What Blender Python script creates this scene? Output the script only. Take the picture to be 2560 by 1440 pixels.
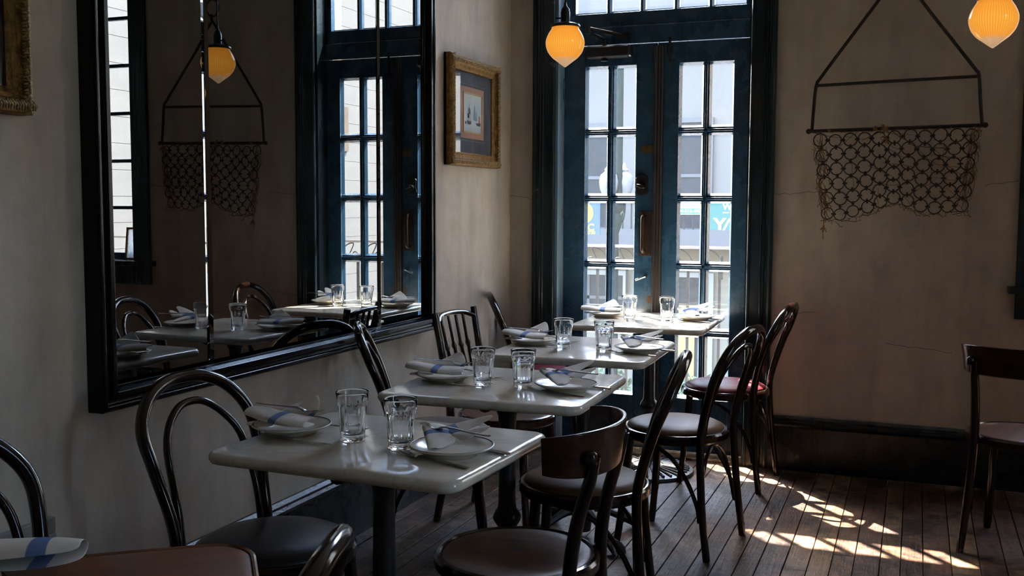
import bpy, bmesh, math, random
from mathutils import Vector, Matrix
for o in list(bpy.data.objects): bpy.data.objects.remove(o)
PI=math.pi; R=math.radians
C=bpy.context.scene.collection
scn=bpy.context.scene
# ---------------------------------------------------------------- camera
FPX,YAW,PITCH,ROLL=2580.5,0.372727,-0.0802032,0.00405254
fw=Vector((-math.sin(YAW)*math.cos(PITCH),math.cos(YAW)*math.cos(PITCH),math.sin(PITCH)))
r0=Vector((math.cos(YAW),math.sin(YAW),0)); u0=r0.cross(fw)
rt=r0*math.cos(ROLL)+u0*math.sin(ROLL); up=u0*math.cos(ROLL)-r0*math.sin(ROLL)
cam=bpy.data.objects.new('camera',bpy.data.cameras.new('camera')); C.objects.link(cam)
M=Matrix((rt,up,-fw)).transposed().to_4x4(); M.translation=Vector((2.0710,-5.265,1.32)); cam.matrix_world=M
cam.data.sensor_width=36; cam.data.lens=36*FPX/2560; cam.data.clip_start=0.05; cam.data.clip_end=300
scn.camera=cam
# ---------------------------------------------------------------- world, sun, exposure
SUN=Vector((0.366,-0.416,-0.832)).normalized()
w=bpy.data.worlds.new('world'); scn.world=w; w.use_nodes=True
wn=w.node_tree; wn.nodes.clear()
sky=wn.nodes.new('ShaderNodeTexSky'); sky.sky_type='NISHITA'; sky.sun_disc=False
sky.sun_elevation=math.asin(-SUN.z); sky.sun_rotation=math.atan2(-SUN.x,-SUN.y); sky.air_density=1.2; sky.dust_density=2.5; sky.ozone_density=1.0
bg=wn.nodes.new('ShaderNodeBackground'); bg.inputs['Strength'].default_value=0.90
wo=wn.nodes.new('ShaderNodeOutputWorld')
wn.links.new(sky.outputs[0],bg.inputs[0]); wn.links.new(bg.outputs[0],wo.inputs[0])
sl=bpy.data.lights.new('sun','SUN'); sl.energy=19.0; sl.angle=R(0.55); sl.color=(1.0,0.86,0.69)
so=bpy.data.objects.new('sun',sl); C.objects.link(so); so.rotation_euler=SUN.to_track_quat('-Z','Y').to_euler(); so.location=(-8,12,20)
scn.view_settings.view_transform='Standard'; scn.view_settings.look='None'
scn.view_settings.exposure=2.65; scn.view_settings.gamma=1.0; scn.view_settings.use_curve_mapping=False
try:
    scn.cycles.max_bounces=12; scn.cycles.transparent_max_bounces=24; scn.cycles.transmission_bounces=10
    scn.cycles.diffuse_bounces=6; scn.cycles.glossy_bounces=6; scn.cycles.caustics_reflective=False; scn.cycles.caustics_refractive=False
    scn.cycles.use_denoising=True; scn.cycles.sample_clamp_indirect=6.0
except Exception: pass
# ---------------------------------------------------------------- materials
MATS={}
def nt(name):
    m=bpy.data.materials.new(name); m.use_nodes=True; t=m.node_tree; t.nodes.clear()
    o=t.nodes.new('ShaderNodeOutputMaterial'); return m,t,o
def N(t,k,**kw):
    n=t.nodes.new(k)
    for a,b in kw.items():
        if a in n.inputs: n.inputs[a].default_value=b
        else: setattr(n,a,b)
    return n
def L(t,a,b): t.links.new(a,b)
def c4(c): return (c[0],c[1],c[2],1)
def coords(t,kind,scale=(1,1,1)):
    mp=N(t,'ShaderNodeMapping'); mp.inputs['Scale'].default_value=scale
    if kind=='World': L(t,N(t,'ShaderNodeNewGeometry').outputs['Position'],mp.inputs[0])
    else: L(t,N(t,'ShaderNodeTexCoord').outputs[kind],mp.inputs[0])
    return mp.outputs[0]
def noise(t,vec,scale,detail=4,rough=.55,dist=0):
    n=N(t,'ShaderNodeTexNoise'); n.inputs['Scale'].default_value=scale; n.inputs['Detail'].default_value=detail
    n.inputs['Roughness'].default_value=rough; n.inputs['Distortion'].default_value=dist
    L(t,vec,n.inputs['Vector']); return n.outputs['Fac']
def ramp(t,fac,stops):
    r=N(t,'ShaderNodeValToRGB'); e=r.color_ramp.elements
    while len(e)<len(stops): e.new(.5)
    for i,(p,c) in enumerate(stops):
        e[i].position=p; e[i].color=c4(c) if len(c)==3 else c
    L(t,fac,r.inputs[0]); return r.outputs[0]
def mixc(t,f,a,b,mode='MIX'):
    m=N(t,'ShaderNodeMix'); m.data_type='RGBA'; m.blend_type=mode
    for s,v in ((0,f),(6,a),(7,b)):
        if hasattr(v,'is_linked') or hasattr(v,'links'): L(t,v,m.inputs[s])
        elif s==0: m.inputs[0].default_value=v
        else: m.inputs[s].default_value=c4(v)
    return m.outputs[2]
def bump(t,h,strength,dist=.01):
    b=N(t,'ShaderNodeBump'); b.inputs['Strength'].default_value=strength; b.inputs['Distance'].default_value=dist
    L(t,h,b.inputs['Height']); return b.outputs[0]
def vr(t,fac,a,b):
    m=N(t,'ShaderNodeMapRange'); L(t,fac,m.inputs[0]); m.inputs[3].default_value=a; m.inputs[4].default_value=b; return m.outputs[0]
def pm(name,col,rough=.5,metal=0,spec=.5,coat=0,var=.15,vscale=12,bmp=0,bscale=60,kind='Object',stretch=(1,1,1),rvar=0,col2=None,emit=None):
    m,t,o=nt(name); p=N(t,'ShaderNodeBsdfPrincipled'); L(t,p.outputs[0],o.inputs[0])
    p.inputs['Roughness'].default_value=rough; p.inputs['Metallic'].default_value=metal
    p.inputs['Specular IOR Level'].default_value=spec; p.inputs['Coat Weight'].default_value=coat; p.inputs['Coat Roughness'].default_value=.12
    v=coords(t,kind,stretch); f=noise(t,v,vscale)
    c2=col2 if col2 else tuple(min(1,x*(1+var)) for x in col); c1=tuple(x*(1-var) for x in col) if not col2 else col
    L(t,ramp(t,f,[(.3,c1),(.7,c2)]),p.inputs['Base Color'])
    if rvar: L(t,vr(t,noise(t,v,vscale*2.3),max(.02,rough-rvar),rough+rvar),p.inputs['Roughness'])
    if bmp: L(t,bump(t,noise(t,v,bscale,5),bmp),p.inputs['Normal'])
    MATS[name]=m; return m
def plaster(name,base,dark,warm,axis):
    m,t,o=nt(name); p=N(t,'ShaderNodeBsdfPrincipled'); L(t,p.outputs[0],o.inputs[0])
    v=coords(t,'World'); vs=coords(t,'World',(3.2,3.2,.55))
    f1=noise(t,v,1.3,5,.6,.4); f2=noise(t,vs,2.2,6,.62,.2); f3=noise(t,v,7,6,.65)
    c=mixc(t,ramp(t,f1,[(.35,(0,0,0)),(.68,(1,1,1))]),base,warm)
    c=mixc(t,ramp(t,f2,[(.40,(0,0,0)),(.68,(.85,.85,.85))]),c,dark)
    c=mixc(t,ramp(t,f3,[(.46,(0,0,0)),(.78,(.55,.55,.55))]),c,tuple(x*.55 for x in base))
    L(t,c,p.inputs['Base Color']); L(t,vr(t,f3,.45,.75),p.inputs['Roughness']); p.inputs['Specular IOR Level'].default_value=.3
    b=N(t,'ShaderNodeMath'); b.operation='ADD'; L(t,noise(t,v,55,6,.7),b.inputs[0]); L(t,f3,b.inputs[1])
    L(t,bump(t,b.outputs[0],.16,.012),p.inputs['Normal']); return m
M_wall=plaster('aged_plaster',(.58,.51,.425),(.40,.35,.30),(.53,.43,.325),'x')
M_ceil=pm('ceiling_paint',(.80,.77,.70),.8)
def oldpaint(name,col,rough=.22,worn=(.05,.06,.07),bs=.28):
    m,t,o=nt(name); p=N(t,'ShaderNodeBsdfPrincipled'); L(t,p.outputs[0],o.inputs[0])
    v=coords(t,'World'); vs=coords(t,'World',(22,22,1.3))
    f=noise(t,vs,3,5,.6); g=noise(t,v,90,3,.7)
    c=mixc(t,ramp(t,f,[(.35,(0,0,0)),(.75,(1,1,1))]),tuple(x*.8 for x in col),tuple(x*1.25 for x in col))
    c=mixc(t,ramp(t,g,[(.78,(0,0,0)),(.82,(1,1,1))]),c,worn)
    L(t,c,p.inputs['Base Color']); L(t,vr(t,noise(t,v,9),rough-.08,rough+.14),p.inputs['Roughness'])
    b=N(t,'ShaderNodeMath'); b.operation='MULTIPLY_ADD'; L(t,noise(t,v,38,4,.6),b.inputs[0]); b.inputs[1].default_value=.8; L(t,f,b.inputs[2])
    L(t,bump(t,b.outputs[0],bs,.006),p.inputs['Normal']); return m
M_navy=oldpaint('navy_blue_paint',(.022,.064,.120),.24,(.03,.06,.09),.14)
M_casing=oldpaint('blue_black_paint',(.011,.021,.027),.20,(.05,.06,.07),.22)
M_base=oldpaint('black_green_paint',(.007,.011,.013),.24,(.05,.03,.02))
M_mframe=oldpaint('black_frame_paint',(.0035,.004,.005),.16,(.02,.02,.025),.10)
[n_ for n_ in M_mframe.node_tree.nodes if n_.type=='BSDF_PRINCIPLED'][0].inputs['Specular IOR Level'].default_value=.22
M_sill=oldpaint('pale_blue_grey_paint',(.16,.23,.28),.45,(.4,.42,.42))  # paler blue-grey for glazing ledges and left door jamb
M_dwood=pm('dark_stained_bentwood',(.011,.005,.0033),.15,coat=.25,spec=.4,var=.3,vscale=6,stretch=(1,1,1),rvar=.05)
M_bwood=pm('brown_stained_bentwood',(.040,.017,.010),.17,coat=.4,var=.35,vscale=9,rvar=.05)
def grainwood(name,a,b,rough=.25,scale=3,stretch=(1,9,9),coat=.3):
    m,t,o=nt(name); p=N(t,'ShaderNodeBsdfPrincipled'); L(t,p.outputs[0],o.inputs[0])
    v=coords(t,'Object',stretch); f=noise(t,v,scale,7,.62,1.2)
    L(t,ramp(t,f,[(.3,a),(.72,b)]),p.inputs['Base Color']); L(t,vr(t,f,rough-.06,rough+.1),p.inputs['Roughness'])
    p.inputs['Coat Weight'].default_value=coat; p.inputs['Coat Roughness'].default_value=.15; p.inputs['Specular IOR Level'].default_value=.22
    L(t,bump(t,f,.06,.004),p.inputs['Normal']); return m
M_seatwood=grainwood('seat_plywood_grain',(.016,.006,.003),(.15,.055,.020),.34,4.5,(1.2,7,7),.0)
M_backwood=grainwood('backrest_plywood_grain',(.022,.010,.006),(.055,.024,.012),.20,4,(6,1.5,9))
M_tablewood=grainwood('reddish_table_wood',(.075,.022,.008),(.26,.095,.036),.36,4,(1.2,11,11),.1)
def leather(name,col,rough=.48):
    return pm(name,col,rough,spec=.13,var=.15,vscale=18,bmp=.06,bscale=240,rvar=.05)
M_lbrown=leather('brown_leather',(.088,.046,.020)); M_lred=leather('oxblood_leather',(.13,.017,.026)); M_lblack=leather('black_brown_leather',(.030,.024,.021),.30)
M_lgrey=leather('taupe_leather',(.13,.10,.078))
# marble
def marble():
    m,t,o=nt('grey_veined_marble'); p=N(t,'ShaderNodeBsdfPrincipled'); L(t,p.outputs[0],o.inputs[0])
    oi=N(t,'ShaderNodeObjectInfo'); v0=coords(t,'Object'); ad=N(t,'ShaderNodeVectorMath'); ad.operation='ADD'; L(t,v0,ad.inputs[0]); L(t,oi.outputs['Location'],ad.inputs[1]); v=ad.outputs[0]
    f=noise(t,v,5,7,.6,1.4); g=noise(t,v,17,6,.65,.8); h=noise(t,v,3,3,.5,2.2)
    c=ramp(t,f,[(.3,(.60,.56,.475)),(.55,(.74,.69,.59)),(.75,(.82,.775,.665))])
    vein=ramp(t,h,[(.47,(0,0,0)),(.5,(1,1,1)),(.53,(0,0,0))])
    c=mixc(t,mixc(t,.35,(0,0,0),vein),c,(.42,.40,.36))
    c=mixc(t,ramp(t,g,[(.58,(0,0,0)),(.75,(.5,.5,.5))]),c,(.56,.54,.47))
    L(t,c,p.inputs['Base Color']); L(t,vr(t,g,.10,.19),p.inputs['Roughness']); p.inputs['Specular IOR Level'].default_value=.75
    return m
M_marble=marble()
# glass
def schlick(t,f0=.03):
    lw=N(t,'ShaderNodeLayerWeight'); lw.inputs[0].default_value=.5
    p=N(t,'ShaderNodeMath'); p.operation='POWER'; L(t,lw.outputs['Facing'],p.inputs[0]); p.inputs[1].default_value=5
    m=N(t,'ShaderNodeMath'); m.operation='MULTIPLY_ADD'; L(t,p.outputs[0],m.inputs[0]); m.inputs[1].default_value=1-f0; m.inputs[2].default_value=f0
    return m.outputs[0]
def pane_glass(name,dirt=.10,tint=(.95,.98,1)):
    m,t,o=nt(name); tr=N(t,'ShaderNodeBsdfTransparent'); tr.inputs[0].default_value=c4(tint)
    gl=N(t,'ShaderNodeBsdfGlossy'); gl.inputs['Roughness'].default_value=.03; df=N(t,'ShaderNodeBsdfTranslucent'); df.inputs[0].default_value=(.8,.82,.85,1)
    v=coords(t,'World'); f=noise(t,v,38,5,.8); g=noise(t,v,160,2,.6)
    dm=N(t,'ShaderNodeMath'); dm.operation='MULTIPLY'; L(t,ramp(t,f,[(.40,(.45,.45,.45)),(.75,(.8,.8,.8))]),dm.inputs[0]); dm.inputs[1].default_value=dirt
    sp=N(t,'ShaderNodeMath'); sp.operation='MAXIMUM'; L(t,dm.outputs[0],sp.inputs[0]); L(t,ramp(t,g,[(.78,(0,0,0)),(.81,(.25,.25,.25))]),sp.inputs[1])
    a=N(t,'ShaderNodeMixShader'); L(t,sp.outputs[0],a.inputs[0]); L(t,tr.outputs[0],a.inputs[1]); L(t,df.outputs[0],a.inputs[2])
    b=N(t,'ShaderNodeMixShader'); L(t,schlick(t),b.inputs[0]); L(t,a.outputs[0],b.inputs[1]); L(t,gl.outputs[0],b.inputs[2])
    L(t,b.outputs[0],o.inputs[0]); return m
M_pane=pane_glass('dusty_window_glass',.007)
M_picglass=None
def tumbler_glass():
    m,t,o=nt('clear_tumbler_glass'); p=N(t,'ShaderNodeBsdfPrincipled'); L(t,p.outputs[0],o.inputs[0])
    p.inputs['Transmission Weight'].default_value=1; p.inputs['Roughness'].default_value=0.0; p.inputs['IOR'].default_value=1.48; p.inputs['Base Color'].default_value=(.97,.985,1,1); return m
M_tumbler=tumbler_glass()
def mirror_mat():
    m,t,o=nt('tarnished_mirror'); g=N(t,'ShaderNodeBsdfGlossy'); d=N(t,'ShaderNodeBsdfDiffuse'); d.inputs[0].default_value=(.25,.27,.30,1)
    v=coords(t,'World',(1,2.2,1)); f=noise(t,v,2.2,6,.65,.6); v2=coords(t,'World'); s=noise(t,v2,120,2,.6)
    g.inputs[0].default_value=(.25,.258,.26,1); L(t,ramp(t,f,[(.5,(.0,.0,.0)),(.9,(.012,.012,.012))]),g.inputs['Roughness'])
    mx=N(t,'ShaderNodeMixShader'); k=N(t,'ShaderNodeMath'); k.operation='MAXIMUM'
    L(t,ramp(t,f,[(.5,(.004,.004,.004)),(.8,(.05,.05,.05))]),k.inputs[0]); L(t,ramp(t,s,[(.78,(0,0,0)),(.81,(.4,.4,.4))]),k.inputs[1])
    L(t,k.outputs[0],mx.inputs[0]); L(t,g.outputs[0],mx.inputs[1]); L(t,d.outputs[0],mx.inputs[2]); L(t,mx.outputs[0],o.inputs[0]); return m
M_mirror=mirror_mat()
M_plate=pm('cream_glazed_china',(.60,.56,.48),.22,var=.04); M_rim=pm('dark_green_glaze_line',(.02,.035,.03),.25)
M_rustplate=pm('rust_brown_patch',(.085,.042,.02),.8,var=.4,vscale=60)
M_silver=pm('polished_steel',(.62,.62,.63),.18,metal=1,var=.05,rvar=.05)
M_iron=pm('black_cast_iron',(.010,.010,.011),.38,var=.3,vscale=30,bmp=.15,bscale=90,rvar=.08)
M_iron2=pm('grey_iron_base',(.035,.038,.042),.42,var=.3,vscale=30,bmp=.1,bscale=90,rvar=.08)
M_rust=pm('rusty_brown_iron',(.016,.010,.007),.55,var=.5,vscale=25,bmp=.35,bscale=70)
M_twine=pm('tan_hemp_twine',(.19,.105,.042),.9,var=.4,vscale=40)
M_tuft=pm('frayed_jute_tuft',(.33,.17,.06),.95,var=.4,vscale=60)
M_gold=pm('antique_gilding',(.36,.20,.055),.42,metal=.75,col2=(.14,.068,.02),vscale=40,bmp=.6,bscale=130)
M_gold2=pm('worn_pale_gilding',(.46,.30,.12),.45,metal=.5,col2=(.15,.09,.04),vscale=90,bmp=.9,bscale=160)  # lighter gilding for the carved leaves
M_brass=pm('tarnished_brass',(.16,.11,.05),.40,metal=.8,var=.3,vscale=40,bmp=.1)
M_bronze=pm('dark_bronze_plate',(.060,.036,.026),.36,metal=.6,var=.3,vscale=20,rvar=.08)
M_closer=pm('black_anodised_closer',(.035,.033,.033),.32,metal=.5,var=.1)
M_black=pm('black_plastic',(.008,.008,.009),.35)
M_cover=pm('grey_painted_cover',(.20,.185,.17),.6)
M_astr=pm('dark_brown_strip',(.030,.022,.020),.40,var=.2,bmp=.1)
def napkin_mat():
    m,t,o=nt('white_napkin_blue_stripe'); p=N(t,'ShaderNodeBsdfPrincipled'); L(t,p.outputs[0],o.inputs[0])
    uv=N(t,'ShaderNodeUVMap'); sx=N(t,'ShaderNodeSeparateXYZ'); L(t,uv.outputs[0],sx.inputs[0])
    st=ramp(t,sx.outputs[0],[(0,(0,0,0)),(.495,(0,0,0)),(.500,(1,1,1)),(.585,(1,1,1)),(.590,(0,0,0))])
    f=noise(t,coords(t,'Object'),25,5)
    c=mixc(t,st,ramp(t,f,[(.3,(.80,.77,.72)),(.7,(.88,.85,.80))]),(.17,.26,.50)); L(t,c,p.inputs['Base Color']); p.inputs['Roughness'].default_value=.85; p.inputs['Specular IOR Level'].default_value=.15
    wv=N(t,'ShaderNodeTexNoise'); wv.inputs['Scale'].default_value=500; L(t,coords(t,'Object'),wv.inputs['Vector'])
    L(t,bump(t,wv.outputs['Fac'],.12,.002),p.inputs['Normal']); return m
M_napkin=napkin_mat()
def plank_mat(name,a,b,cg):
    m,t,o=nt(name); p=N(t,'ShaderNodeBsdfPrincipled'); L(t,p.outputs[0],o.inputs[0])
    oi=N(t,'ShaderNodeObjectInfo'); geo=N(t,'ShaderNodeNewGeometry'); off=N(t,'ShaderNodeVectorMath'); off.operation='MULTIPLY_ADD'
    cmb=N(t,'ShaderNodeCombineXYZ'); L(t,oi.outputs['Random'],cmb.inputs[0]); L(t,oi.outputs['Random'],cmb.inputs[1])
    L(t,cmb.outputs[0],off.inputs[0]); off.inputs[1].default_value=(13,37,0); L(t,geo.outputs['Position'],off.inputs[2])
    mp=N(t,'ShaderNodeMapping'); mp.inputs['Scale'].default_value=(22,1.6,1); L(t,off.outputs[0],mp.inputs[0])
    g=noise(t,mp.outputs[0],2.6,7,.65,.9); v=coords(t,'World'); s=noise(t,v,3.5,6,.68,.5); q=noise(t,v,26,5,.7)
    c=mixc(t,ramp(t,g,[(.3,(0,0,0)),(.7,(1,1,1))]),a,b)
    c=mixc(t,ramp(t,s,[(.42,(0,0,0)),(.66,(.8,.8,.8))]),c,cg)
    c=mixc(t,ramp(t,noise(t,v,5.5,7,.72,.8),[(.43,(0,0,0)),(.58,(.9,.9,.9))]),c,(.018,.010,.007))
    hs=N(t,'ShaderNodeHueSaturation'); hs.inputs['Saturation'].default_value=1; L(t,vr(t,oi.outputs['Random'],.65,1.35),hs.inputs['Value']); L(t,vr(t,oi.outputs['Random'],.485,.515),hs.inputs['Hue']); L(t,c,hs.inputs['Color'])
    L(t,hs.outputs[0],p.inputs['Base Color']); L(t,vr(t,q,.20,.70),p.inputs['Roughness']); p.inputs['Specular IOR Level'].default_value=.27
    ad=N(t,'ShaderNodeMath'); ad.operation='ADD'; L(t,g,ad.inputs[0]); L(t,q,ad.inputs[1])
    L(t,bump(t,ad.outputs[0],.6,.006),p.inputs['Normal']); return m
M_plank=plank_mat('worn_dark_floorboard',(.055,.027,.014),(.19,.095,.048),(.185,.130,.095))
M_thresh=plank_mat('orange_threshold_wood',(.16,.075,.035),(.33,.17,.085),(.28,.2,.13))
M_sub=pm('dark_subfloor',(.008,.006,.005),.9)
def lampshade():
    m,t,o=nt('ribbed_amber_lamp_glass'); e=N(t,'ShaderNodeEmission'); g=N(t,'ShaderNodeBsdfGlossy'); g.inputs['Roughness'].default_value=.15
    tc=N(t,'ShaderNodeTexCoord'); s=N(t,'ShaderNodeSeparateXYZ'); L(t,tc.outputs['Object'],s.inputs[0])
    z=vr(t,s.outputs[2],0,1); z.node.inputs[1].default_value=0; z.node.inputs[2].default_value=.155
    at=N(t,'ShaderNodeMath'); at.operation='ARCTAN2'; L(t,s.outputs[0],at.inputs[0]); L(t,s.outputs[1],at.inputs[1])
    def saw(x,k):
        a=N(t,'ShaderNodeMath'); a.operation='MULTIPLY'; L(t,x,a.inputs[0]); a.inputs[1].default_value=k
        b=N(t,'ShaderNodeMath'); b.operation='SINE'; L(t,a.outputs[0],b.inputs[0]); return b.outputs[0]
    lw=N(t,'ShaderNodeLayerWeight'); lw.inputs[0].default_value=.35
    c=ramp(t,z,[(0,(.55,.34,.19)),(.15,(.66,.39,.20)),(.24,(.95,.36,.045)),(.55,(1,.41,.045)),(.85,(1,.36,.035)),(1,(.8,.26,.03))]); c=mixc(t,ramp(t,lw.outputs['Facing'],[(.45,(0,0,0)),(.8,(.8,.8,.8))]),c,(.95,.52,.25))
    k=N(t,'ShaderNodeMath'); k.operation='ADD'; L(t,saw(at.outputs[0],56),k.inputs[0]); L(t,saw(s.outputs[2],2300),k.inputs[1])
    st=vr(t,k.outputs[0],.105,.18); st.node.inputs[1].default_value=-2; st.node.inputs[2].default_value=2
    fm=vr(t,lw.outputs['Facing'],1.2,.80)
    mm=N(t,'ShaderNodeMath'); mm.operation='MULTIPLY'; L(t,st,mm.inputs[0]); L(t,fm,mm.inputs[1])
    L(t,c,e.inputs[0]); L(t,mm.outputs[0],e.inputs[1])
    mx=N(t,'ShaderNodeMixShader'); mx.inputs[0].default_value=.06; L(t,e.outputs[0],mx.inputs[1]); L(t,g.outputs[0],mx.inputs[2]); L(t,mx.outputs[0],o.inputs[0]); return m
M_shade=lampshade()
# outdoors
M_stucco=pm('pale_lavender_stucco',(.098,.086,.075),.9,kind='World',vscale=.7,var=.06)
M_beige=pm('cream_ground_floor_stucco',(.142,.124,.095),.9,kind='World',vscale=.7,var=.06)
M_greytrim=pm('grey_gallery_fascia',(.060,.057,.058),.8,kind='World',var=.06)
M_white=pm('white_exterior_paint',(.17,.17,.165),.7,var=.03)
M_wglass=pm('dark_exterior_window',(.022,.024,.026),.7,spec=.1,var=.2,vscale=1)
M_siding=pm('white_sunlit_siding',(.100,.099,.096),.85,kind='World',vscale=1.2,var=.07,stretch=(1,1,4))
M_tanpatch=pm('tan_wall_panel',(.07,.05,.033),.85,kind='World')
M_street=pm('street_asphalt',(.07,.07,.07),.9,kind='World',vscale=2)
M_deck=pm('balcony_boards',(.32,.33,.34),.8,kind='World',vscale=4,var=.12)
M_lampgreen=pm('verdigris_lamp_post',(.008,.016,.014),.8,spec=.1,var=.2)
def globe():
    m,t,o=nt('white_opal_globe'); p=N(t,'ShaderNodeBsdfPrincipled'); L(t,p.outputs[0],o.inputs[0]); p.inputs['Base Color'].default_value=(.11,.112,.115,1); p.inputs['Roughness'].default_value=.3
    p.inputs['Subsurface Weight'].default_value=.0; p.inputs['Subsurface Radius'].default_value=(.3,.3,.3); return m
M_globe=globe()
M_blue=pm('royal_blue_banner',(.03,.055,.22),.7,var=.05); M_yellow=pm('banner_yellow',(.27,.22,.02),.7,var=.03); M_teal=pm('teal_banner',(.014,.075,.062),.7,var=.05); M_tan=pm('banner_gold',(.20,.155,.06),.7,var=.03)
M_green=pm('sign_green',(.012,.11,.05),.6,var=.03); M_signwhite=pm('sign_white',(.40,.41,.41),.6,var=.02); M_txgrey=pm('sign_grey_print',(.08,.10,.095),.6)
M_leaf=pm('hedge_leaf_green',(.03,.06,.02),.6,var=.4,vscale=8)
M_yel2=pm('yellow_door_paint',(.22,.18,.06),.6,var=.05)
M_railing=pm('grey_painted_railing',(.012,.013,.014),.6,spec=.12,var=.1)
M_toprail=pm('pale_grey_top_rail',(.10,.10,.105),.5,var=.1)
# ---------------------------------------------------------------- mesh helpers
class MB:
    def __init__(s): s.v=[]; s.f=[]; s.uv=None
    def add(s,vs,fs):
        b=len(s.v); s.v+=[tuple(v) for v in vs]; s.f+=[[b+i for i in f] for f in fs]; return s
    def box(s,x0,x1,y0,y1,z0,z1):
        return s.add([(x0,y0,z0),(x1,y0,z0),(x1,y1,z0),(x0,y1,z0),(x0,y0,z1),(x1,y0,z1),(x1,y1,z1),(x0,y1,z1)],[(0,3,2,1),(4,5,6,7),(0,1,5,4),(1,2,6,5),(2,3,7,6),(3,0,4,7)])
    def tube(s,pts,r,n=10,closed=False,flat=1.0,cap=True,up=None):
        P=[Vector(p) for p in pts]; m=len(P); rs=r if isinstance(r,(list,tuple)) else [r]*m
        T=[]
        for i in range(m):
            a=P[(i-1)%m] if (closed or i>0) else P[i]; b=P[(i+1)%m] if (closed or i<m-1) else P[i]; T.append((b-a).normalized())
        ref=Vector(up) if up else (Vector((0,0,1)) if abs(T[0].z)<.9 else Vector((1,0,0)))
        nrm=(ref-T[0]*ref.dot(T[0])).normalized(); vs=[]; fs=[]
        for i in range(m):
            if i: 
                nrm=nrm-T[i]*nrm.dot(T[i]); nrm=nrm.normalized() if nrm.length>1e-6 else T[i].orthogonal().normalized()
            bi=T[i].cross(nrm)
            for k in range(n):
                a=2*PI*k/n; vs.append(P[i]+nrm*(math.cos(a)*rs[i])+bi*(math.sin(a)*rs[i]*flat))
        for i in range(m if closed else m-1):
            j=(i+1)%m
            for k in range(n): fs.append((i*n+k,i*n+(k+1)%n,j*n+(k+1)%n,j*n+k))
        if cap and not closed: fs.append(tuple(range(n-1,-1,-1))); fs.append(tuple(range((m-1)*n,m*n)))
        return s.add(vs,fs)
    def lathe(s,prof,n=24,c=(0,0,0),fn=None,cap=True):
        vs=[];fs=[];m=len(prof)
        for j,(r,z) in enumerate(prof):
            for k in range(n):
                a=2*PI*k/n; rr=r*(fn(a,z,j) if fn else 1); vs.append((c[0]+rr*math.cos(a),c[1]+rr*math.sin(a),c[2]+z))
        for j in range(m-1):
            for k in range(n): fs.append((j*n+k,j*n+(k+1)%n,(j+1)*n+(k+1)%n,(j+1)*n+k))
        if cap and prof[0][0]>1e-5: fs.append(tuple(range(n-1,-1,-1)))
        if cap and prof[-1][0]>1e-5: fs.append(tuple(range((m-1)*n,m*n)))
        return s.add(vs,fs)
    def prism(s,poly,axis,a0,a1):
        n=len(poly)
        def P(p,a): return (a,p[0],p[1]) if axis=='x' else ((p[0],a,p[1]) if axis=='y' else (p[0],p[1],a))
        vs=[P(p,a0) for p in poly]+[P(p,a1) for p in poly]
        return s.add(vs,[tuple(range(n-1,-1,-1)),tuple(range(n,2*n))]+[(i,(i+1)%n,n+(i+1)%n,n+i) for i in range(n)])
    def build(s,name,mat,parent=None,smooth=False,ang=40,bevel=0,loc=None,rz=None,sub=0,solid=0):
        me=bpy.data.meshes.new(name); me.from_pydata(s.v,[],s.f)
        bm=bmesh.new(); bm.from_mesh(me)
        if not solid: bmesh.ops.remove_doubles(bm,verts=bm.verts,dist=1e-6)
        bmesh.ops.recalc_face_normals(bm,faces=bm.faces); bm.to_mesh(me); bm.free()
        if s.uv:
            ul=me.uv_layers.new(name='UVMap')
            for lp in me.loops: ul.data[lp.index].uv=s.uv[lp.vertex_index]
        if smooth:
            for p in me.polygons: p.use_smooth=True
            if ang<180: me.set_sharp_from_angle(angle=R(ang))
        me.materials.append(mat); o=bpy.data.objects.new(name,me); C.objects.link(o)
        if parent: o.parent=parent
        if loc is not None: o.location=loc
        if rz is not None: o.rotation_euler=(0,0,rz)
        if solid: md=o.modifiers.new('Solidify','SOLIDIFY'); md.thickness=solid; md.offset=0
        if sub: md=o.modifiers.new('Subdivision','SUBSURF'); md.levels=sub; md.render_levels=sub
        if bevel:
            md=o.modifiers.new('Bevel','BEVEL'); md.width=bevel; md.segments=2; md.limit_method='ANGLE'; md.angle_limit=R(40)
        return o
def spl(pts,k=6,closed=False):
    P=[Vector(p) for p in pts]; m=len(P); out=[]
    for i in range(m if closed else m-1):
        g=(lambda j: P[j%m]) if closed else (lambda j: P[max(0,min(m-1,j))])
        a,b,c,d=g(i-1),g(i),g(i+1),g(i+2)
        for q in range(k):
            t=q/k; out.append(.5*((2*b)+(c-a)*t+(2*a-5*b+4*c-d)*t*t+(3*b-a-3*c+d)*t**3))
    if not closed: out.append(P[-1])
    return out
def empty(name,loc=(0,0,0),rz=0):
    o=bpy.data.objects.new(name,None); o.empty_display_size=.1; C.objects.link(o); o.location=loc; o.rotation_euler=(0,0,rz); return o
def tag(o,label,cat,group=None):
    o['label']=label; o['category']=cat
    if group: o['group']=group
    return o
def struct(o): o['kind']='structure'; return o
def kids(o): return [x for x in bpy.data.objects if x.parent==o]
KID={}
def copytree(o,parent=None):
    c=o.copy(); C.objects.link(c)
    if parent: c.parent=parent
    for ch in list(o.children): copytree(ch,c)
    return c
def text(name,body,size,mat,parent,loc,rot,ext=.002,align='CENTER',off=0):
    cu=bpy.data.curves.new(name,'FONT'); cu.body=body; cu.size=size; cu.extrude=ext; cu.align_x=align; cu.align_y='CENTER'; cu.resolution_u=3; cu.offset=off
    tmp=bpy.data.objects.new('tmp',cu); me=bpy.data.meshes.new_from_object(tmp); bpy.data.objects.remove(tmp)
    me.materials.clear(); me.materials.append(mat)
    o=bpy.data.objects.new(name,me); C.objects.link(o); o.parent=parent; o.location=loc; o.rotation_euler=rot; return o
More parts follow.
